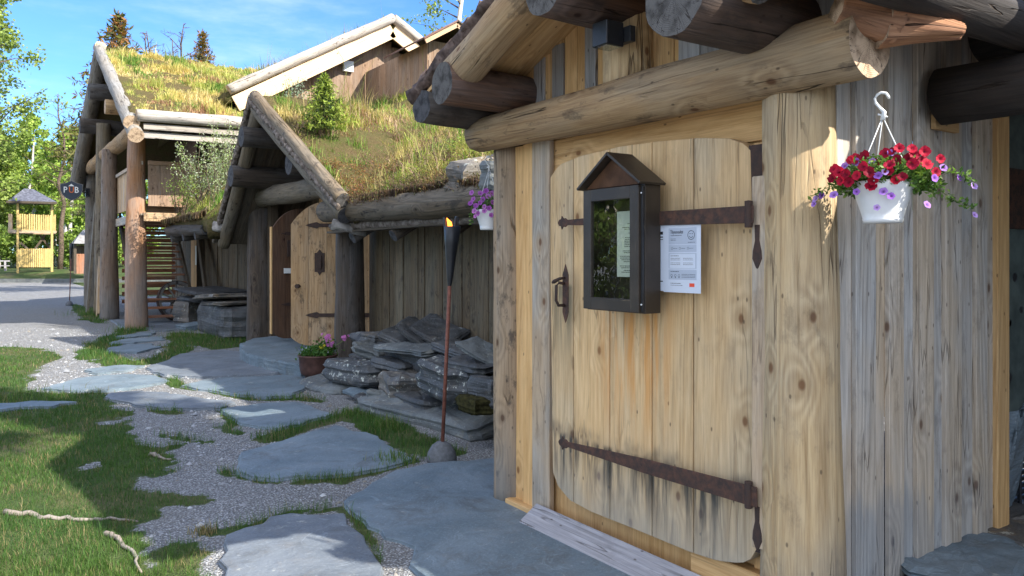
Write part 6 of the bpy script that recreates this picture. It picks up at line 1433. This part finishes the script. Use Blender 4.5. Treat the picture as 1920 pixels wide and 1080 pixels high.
# bare twiggy bushes on the slope
for k, (px, py, x, h, lab) in enumerate(((700, 320, 4.2, .34, 'bare twiggy bush low on the middle turf roof'), (820, 300, 4.6, .32, 'bare twiggy bush right on the middle turf roof'), (770, 235, 5.3, .30, 'small twiggy bush high on the middle turf roof'))):
    q = onx(px, py, x); scrub('bush', lab, zroof, (q.x-.2, q.x+.2), (q.y-.25, q.y+.25), 5, h, ((.26, .17, .13), (.18, .11, .09)), ((.16, .2, .05), (.25, .16, .1)), 'bush', 22, lpt=3, w=.006)
# willow bushes
def willow(px, py, D_, h, spread, lab, n=14, leafn=900, cols=((.30, .36, .26), (.20, .28, .12), (.38, .42, .34)), lsz=.05, z=None, name='willow_bush'):
    base = atd(px, py, D_); 
    if z is not None: base.z = z
    t = thing(name, base, lab, 'willow bush'); st = MB(); P = []
    for k in range(n):
        d = Vector((random.gauss(0, .38), random.gauss(0, .38), 1)).normalized(); L = h*random.uniform(.55, 1.1); p = base+Vector((random.gauss(0, spread*.15), random.gauss(0, spread*.15), 0)); Q = [p]
        for j in range(5): d = (d+Vector((random.gauss(0, .12), random.gauss(0, .12), .03))).normalized(); Q.append(Q[-1]+d*L/5)
        st.tube(Q, .006, 5, radii=[.012, .010, .008, .006, .004, .002])
        for i in range(int(leafn/n)):
            t_ = random.uniform(1.2, 5); a = int(t_); q = Q[a].lerp(Q[min(a+1, 5)], t_-a) if a < 5 else Q[5]
            P.append(q+Vector((random.gauss(0, .055), random.gauss(0, .055), random.gauss(0, .05)))*spread)
    build('stem', st, M['bark'], t); P = np.array(P); V, Fc, C = leaves(P, rng.uniform(.6, 1.2, len(P))*lsz, colmix(len(P), cols, (3, 3, 2)), .3, .42); mk('foliage', V, Fc, M['veg'], t, c=C)
willow(400, 385, 14.6, 1.65, 1.0, 'tall grey leaved willow bush growing from the turf in front of the balcony', 22, 3000, ((.32, .38, .22), (.26, .36, .12), (.40, .44, .34)))
willow(352, 400, 15.4, .95, .9, 'low green bush at the left tip of the small turf roof', 12, 1100, ((.20, .30, .06), (.28, .34, .10), (.14, .2, .05)))
willow(435, 395, 14.0, 1.5, .9, 'dense pale willow bush against the left rake of the porch', 16, 2000, ((.26, .32, .18), (.34, .38, .26), (.2, .26, .1)))
willow(545, 193, 12.6, .42, .7, 'silvery dwarf willow on the ridge of the porch roof', 14, 420, ((.30, .36, .28), (.22, .3, .2), (.36, .4, .32)), .045)
def spruce(base, h, r, lab, group, cone=False, n=None, tip=(.20, .30, .04), name='spruce', sz=1.):
    base = Vector(base); t = thing(name, base, lab, 'spruce', group); b = MB(); b.tube([base, base+Vector((0, 0, h*.5)), base+Vector((0, 0, h))], .02*h, 8, radii=[.022*h, .014*h, .003*h]); build('trunk', b, M['bark'], t, True)
    P = []; cols = []; S = []; n = n or int(15+h*2); br_ = MB()
    for k in range(n):
        f_ = (k+.5)/n; z = h*(.08+.9*f_); rr = r*(1-f_)**.85+.03*r
        nb = 7 if f_ < .8 else 5
        for j in range(nb):
            a = 6.28*j/nb+k*1.3+random.uniform(-.3, .3); L = rr*random.uniform(.65, 1.15); d = Vector((math.cos(a), math.sin(a), .25*f_-.12+random.uniform(-.05, .1)))
            br_.tube([base+Vector((0, 0, z)), base+Vector((0, 0, z))+d*L*.9], .0018*h, 4)
            m = int(22+L/r*46)
            for i in range(m):
                s_ = random.uniform(.1, 1); w_ = (1-s_)*.28*L+.03*r
                q = base+Vector((0, 0, z))+d*L*s_+Vector((-d.y, d.x, 0))*random.uniform(-w_, w_)+Vector((0, 0, -abs(random.gauss(0, .03*r))+.04*s_*L)); P.append(q)
                c_ = np.array((.035, .075, .02))*(1-s_)+np.array(tip)*s_ if random.random() < .8 else np.array((.03, .06, .02))
                if cone and f_ > .35 and random.random() < .45: c_ = np.array((.30, .15, .05))
                cols.append(c_*random.uniform(.7, 1.3)); S.append(random.uniform(.6, 1.2)*r*.13*sz)
    build('branch', br_, M['bark'], t); V, Fc, C = leaves(np.array(P), np.array(S), np.array(cols), .6, .28); mk('needles', V, Fc, M['veg'], t, c=C); return t
sp = atd(608, 250, 10.6); spruce(sp, .84, .46, 'small bright green spruce growing on the porch turf roof', None, tip=(.30, .38, .06), n=16)
# ================================================================== trees around
def birch(base, h, r, lab, group=None, leafn=5200, lsz=.10, bare=False, lean=(0, 0), cols=((.26, .38, .06), (.36, .47, .09), (.16, .25, .05)), crown0=.28, nb=30, name='birch', dense=1., multi=1):
    base = Vector(base); t = thing(name, base, lab, 'birch' if name == 'birch' else 'tree', group); tr = MB(); tw = MB(); P = []
    for s_ in range(multi):
        off = Vector((random.uniform(-.5, .5), random.uniform(-.5, .5), 0)) if multi > 1 else Vector((0, 0, 0)); Q = [base+off-Vector((0, 0, .3))]; H_ = h*random.uniform(.85, 1) if multi > 1 else h
        for k in range(8): Q.append(base+off+Vector((lean[0]*k/8+random.gauss(0, .01*h)+off.x*k*.1, lean[1]*k/8+random.gauss(0, .01*h)+off.y*k*.1, H_*(k+1)/8)))
        R0 = .013*h+.03; tr.tube(Q, R0, 9, radii=[R0*(1-.105*k) for k in range(9)])
        for k in range(nb):
            f_ = crown0+(1-crown0)*(k+random.random())/nb; i = min(7, int(f_*8)); p = Q[i].lerp(Q[i+1], f_*8-i); a = random.uniform(0, 6.283); rr = r*(math.sin(math.pi*min(1, (f_-crown0)/(1-crown0)*.78+.2)))*random.uniform(.6, 1.15)
            d = Vector((math.cos(a), math.sin(a), random.uniform(.25, .8))); e = p+d.normalized()*rr; m = p.lerp(e, .5)+Vector((0, 0, rr*.08)); tw.tube([p, m, e-Vector((0, 0, rr*.05))], .02, 5, radii=[.006*h*(1-f_)+.014, .012, .005])
            for j in range(6):
                s2 = random.uniform(.35, 1); q = p.lerp(e, s2); e2 = q+Vector((random.gauss(0, .3), random.gauss(0, .3), random.gauss(-.05, .25)))*rr*.5; tw.tube([q, e2], .006, 4, radii=[.008, .003])
                if not bare or random.random() < .15:
                    m_ = int(leafn/(nb*6*multi)*dense)
                    for _ in range(m_): g2 = q.lerp(e2, random.random()); P.append(g2+Vector((random.gauss(0, .12), random.gauss(0, .12), random.gauss(0, .12)))*r*.42)
    build('trunk', tr, M['bark' if bare else 'birchbark'], t, True); build('limb', tw, M['bark'], t)
    if P: P = np.array(P); V, Fc, C = leaves(P, rng.uniform(.6, 1.3, len(P))*lsz, colmix(len(P), cols, (3, 2, 2)), .2, .75); mk('crown', V, Fc, M['veg'], t, c=C)
    return t
def gp(px, D_): q = atd(px, HZ, D_); return Vector((q.x, q.y, float(gz(q.x, q.y))))
gT = 'birches behind the play tower'
B0 = birch(gp(130, 60), 12, 3.0, 'two stemmed birch with bright leaves right of the play tower', gT, 7500, .25, multi=2, crown0=.3, nb=20)
B1 = birch(gp(60, 66), 13, 3.2, 'full bright green birch behind the play tower', gT, 9000, .25, crown0=.15, nb=34)
B2 = birch(gp(-20, 62), 12, 3.2, 'olive green birch left of the play tower', gT, 9000, .25, cols=((.16, .22, .04), (.22, .28, .05), (.1, .15, .03)), crown0=.12, nb=34)
for k, (px, D_, src, s_, rz, lab) in enumerate([(175, 64, B1, .9, 1., 'birch crown showing above the sign and the far hut'), (100, 74, B2, .95, 2., 'birch behind the two stemmed one'), (10, 72, B1, .9, 3., 'birch behind the tower roof on its left'), (215, 70, B2, 1., .5, 'birch seen through the balcony posts'), (150, 84, B1, 1.05, 4., 'far birch behind the sign'), (-60, 66, B1, 1.1, 5., 'birch at the left edge behind the lawn'), (45, 88, B2, 1.1, 1.5, 'far birch closing the gap behind the tower'), (270, 76, B1, 1., 2.5, 'birch glimpsed through the stair'), (-10, 86, B2, 1.15, 4.4, 'far birch at the left edge'), (185, 92, B2, 1.1, 3.6, 'farthest birch behind the sign post'), (90, 96, B1, 1.05, 2.2, 'farthest birch behind the play tower')]):
    clone(src, gp(px, D_), rz, s_, gT, lab)
for k, (px, D_, h, r, lab) in enumerate([(30, 68, 6.5, 3.4, 'tall round bush behind the tower roof'), (120, 70, 7, 3.6, 'tall round bush behind the birch stems and the sign'), (-30, 64, 6.5, 3.2, 'tall round bush at the far left edge'), (190, 74, 8, 3.6, 'tall round bush behind the sign post'), (75, 78, 9, 4, 'highest round bush behind the play tower'), (60, 62, 3.2, 2.6, 'low green bush behind the play tower fence'), (150, 58, 2.8, 2.4, 'low bush between the birch trunks'), (0, 60, 3.0, 2.8, 'low bush at the left edge behind the table'), (215, 60, 3.2, 2.6, 'low bush behind the stair screen'), (105, 66, 4.0, 3.0, 'tall bush behind the birch trunks'), (260, 64, 4, 3., 'tall bush glimpsed under the balcony')]):
    birch(gp(px, D_), h, r, lab, 'bushes behind the play tower', 3600, .24, crown0=.02, nb=20, name='bush', cols=((.18, .27, .05), (.26, .36, .07), (.11, .17, .04)))
birch(gp(-75, 24), 9.8, 2.4, 'tall sparse young birch at the upper left edge of the photo', None, 9000, .11, lean=(1.3, -.9), crown0=.3, nb=38, cols=((.22, .30, .06), (.30, .38, .10), (.14, .2, .05)))
birch(gp(112, 56), 12.8, 2.7, 'nearly bare grey tree rising above the birches on the left', None, 1800, .12, bare=True, crown0=.35, nb=40, name='bare_tree')
birch(gp(870, 33), 15.5, 2.8, 'leafy birch behind the small hut at the top centre', None, 5200, .13, crown0=.3, nb=34, cols=((.26, .34, .08), (.34, .42, .12), (.18, .25, .06)))
def behind(px, py_top, D_): q = atd(px, py_top, D_); return Vector((q.x, q.y, 0)), q.z
p_, z_ = behind(222, 28, 32); p_.z = z_-7; spruce(p_, 7.2, 2.7, 'spruce top full of brown cones behind the left gable', 'spruces behind the balcony house', True, 24, (.16, .15, .04), sz=.8)
p_, z_ = behind(380, 62, 34); p_.z = z_-6; spruce(p_, 6.2, 1.9, 'smaller spruce top above the middle of the turf ridge', 'spruces behind the balcony house', True, 22, (.16, .14, .05), sz=.8)
p_, z_ = behind(172, 140, 45); p_.z = z_-9; spruce(p_, 9, 1.8, 'spruce half hidden left of the left gable', 'spruces behind the balcony house', True, 20, (.12, .12, .04), sz=.8)
p_, z_ = behind(305, 48, 33); p_.z = z_-5.5; birch(p_, 5.5, 1.7, 'bare rounded bush between the two spruce tops', None, 300, .1, bare=True, crown0=.2, nb=22, name='bare_bush', multi=4)
# trees on the camera's side of the yard: they shade the lawn and show in the glass of the case
gS = 'trees beside the yard out of the frame'
S1 = birch((5.65, -2.3, .0), 10.8, 1.3, 'birch standing behind the side building out of the frame', gS, 10000, .17, crown0=.6, nb=40, dense=1.3)
clone(B2, (-8.5, 13, 0), .3, (.7, .7, .6), gS, 'birch across the lawn opposite the near cabin'); clone(B1, (-9, 4, 0), 2.3, .75, gS, 'second birch across the lawn opposite the near cabin')
HB1 = birch((-4.6, 10.2, 0), 3.4, 1.9, 'dense bush across the lawn outside the frame', 'bushes across the lawn', 7000, .11, crown0=.03, nb=24, name='bush', cols=((.10, .16, .03), (.16, .22, .05), (.05, .08, .02)))
clone(HB1, (-6.4, 12.0, 0), 1., 1.15, 'bushes across the lawn', 'taller bush across the lawn outside the frame'); clone(HB1, (-4.4, 7.8, 0), 2., .9, 'bushes across the lawn', 'smaller bush across the lawn outside the frame')
b = MB(); b.box(-3.3, -2.9, 7, 14, 0, .75, 'y'); tag(build('stone_wall', b, M['rockb']), 'low brown stone wall across the lawn outside the frame', 'wall')
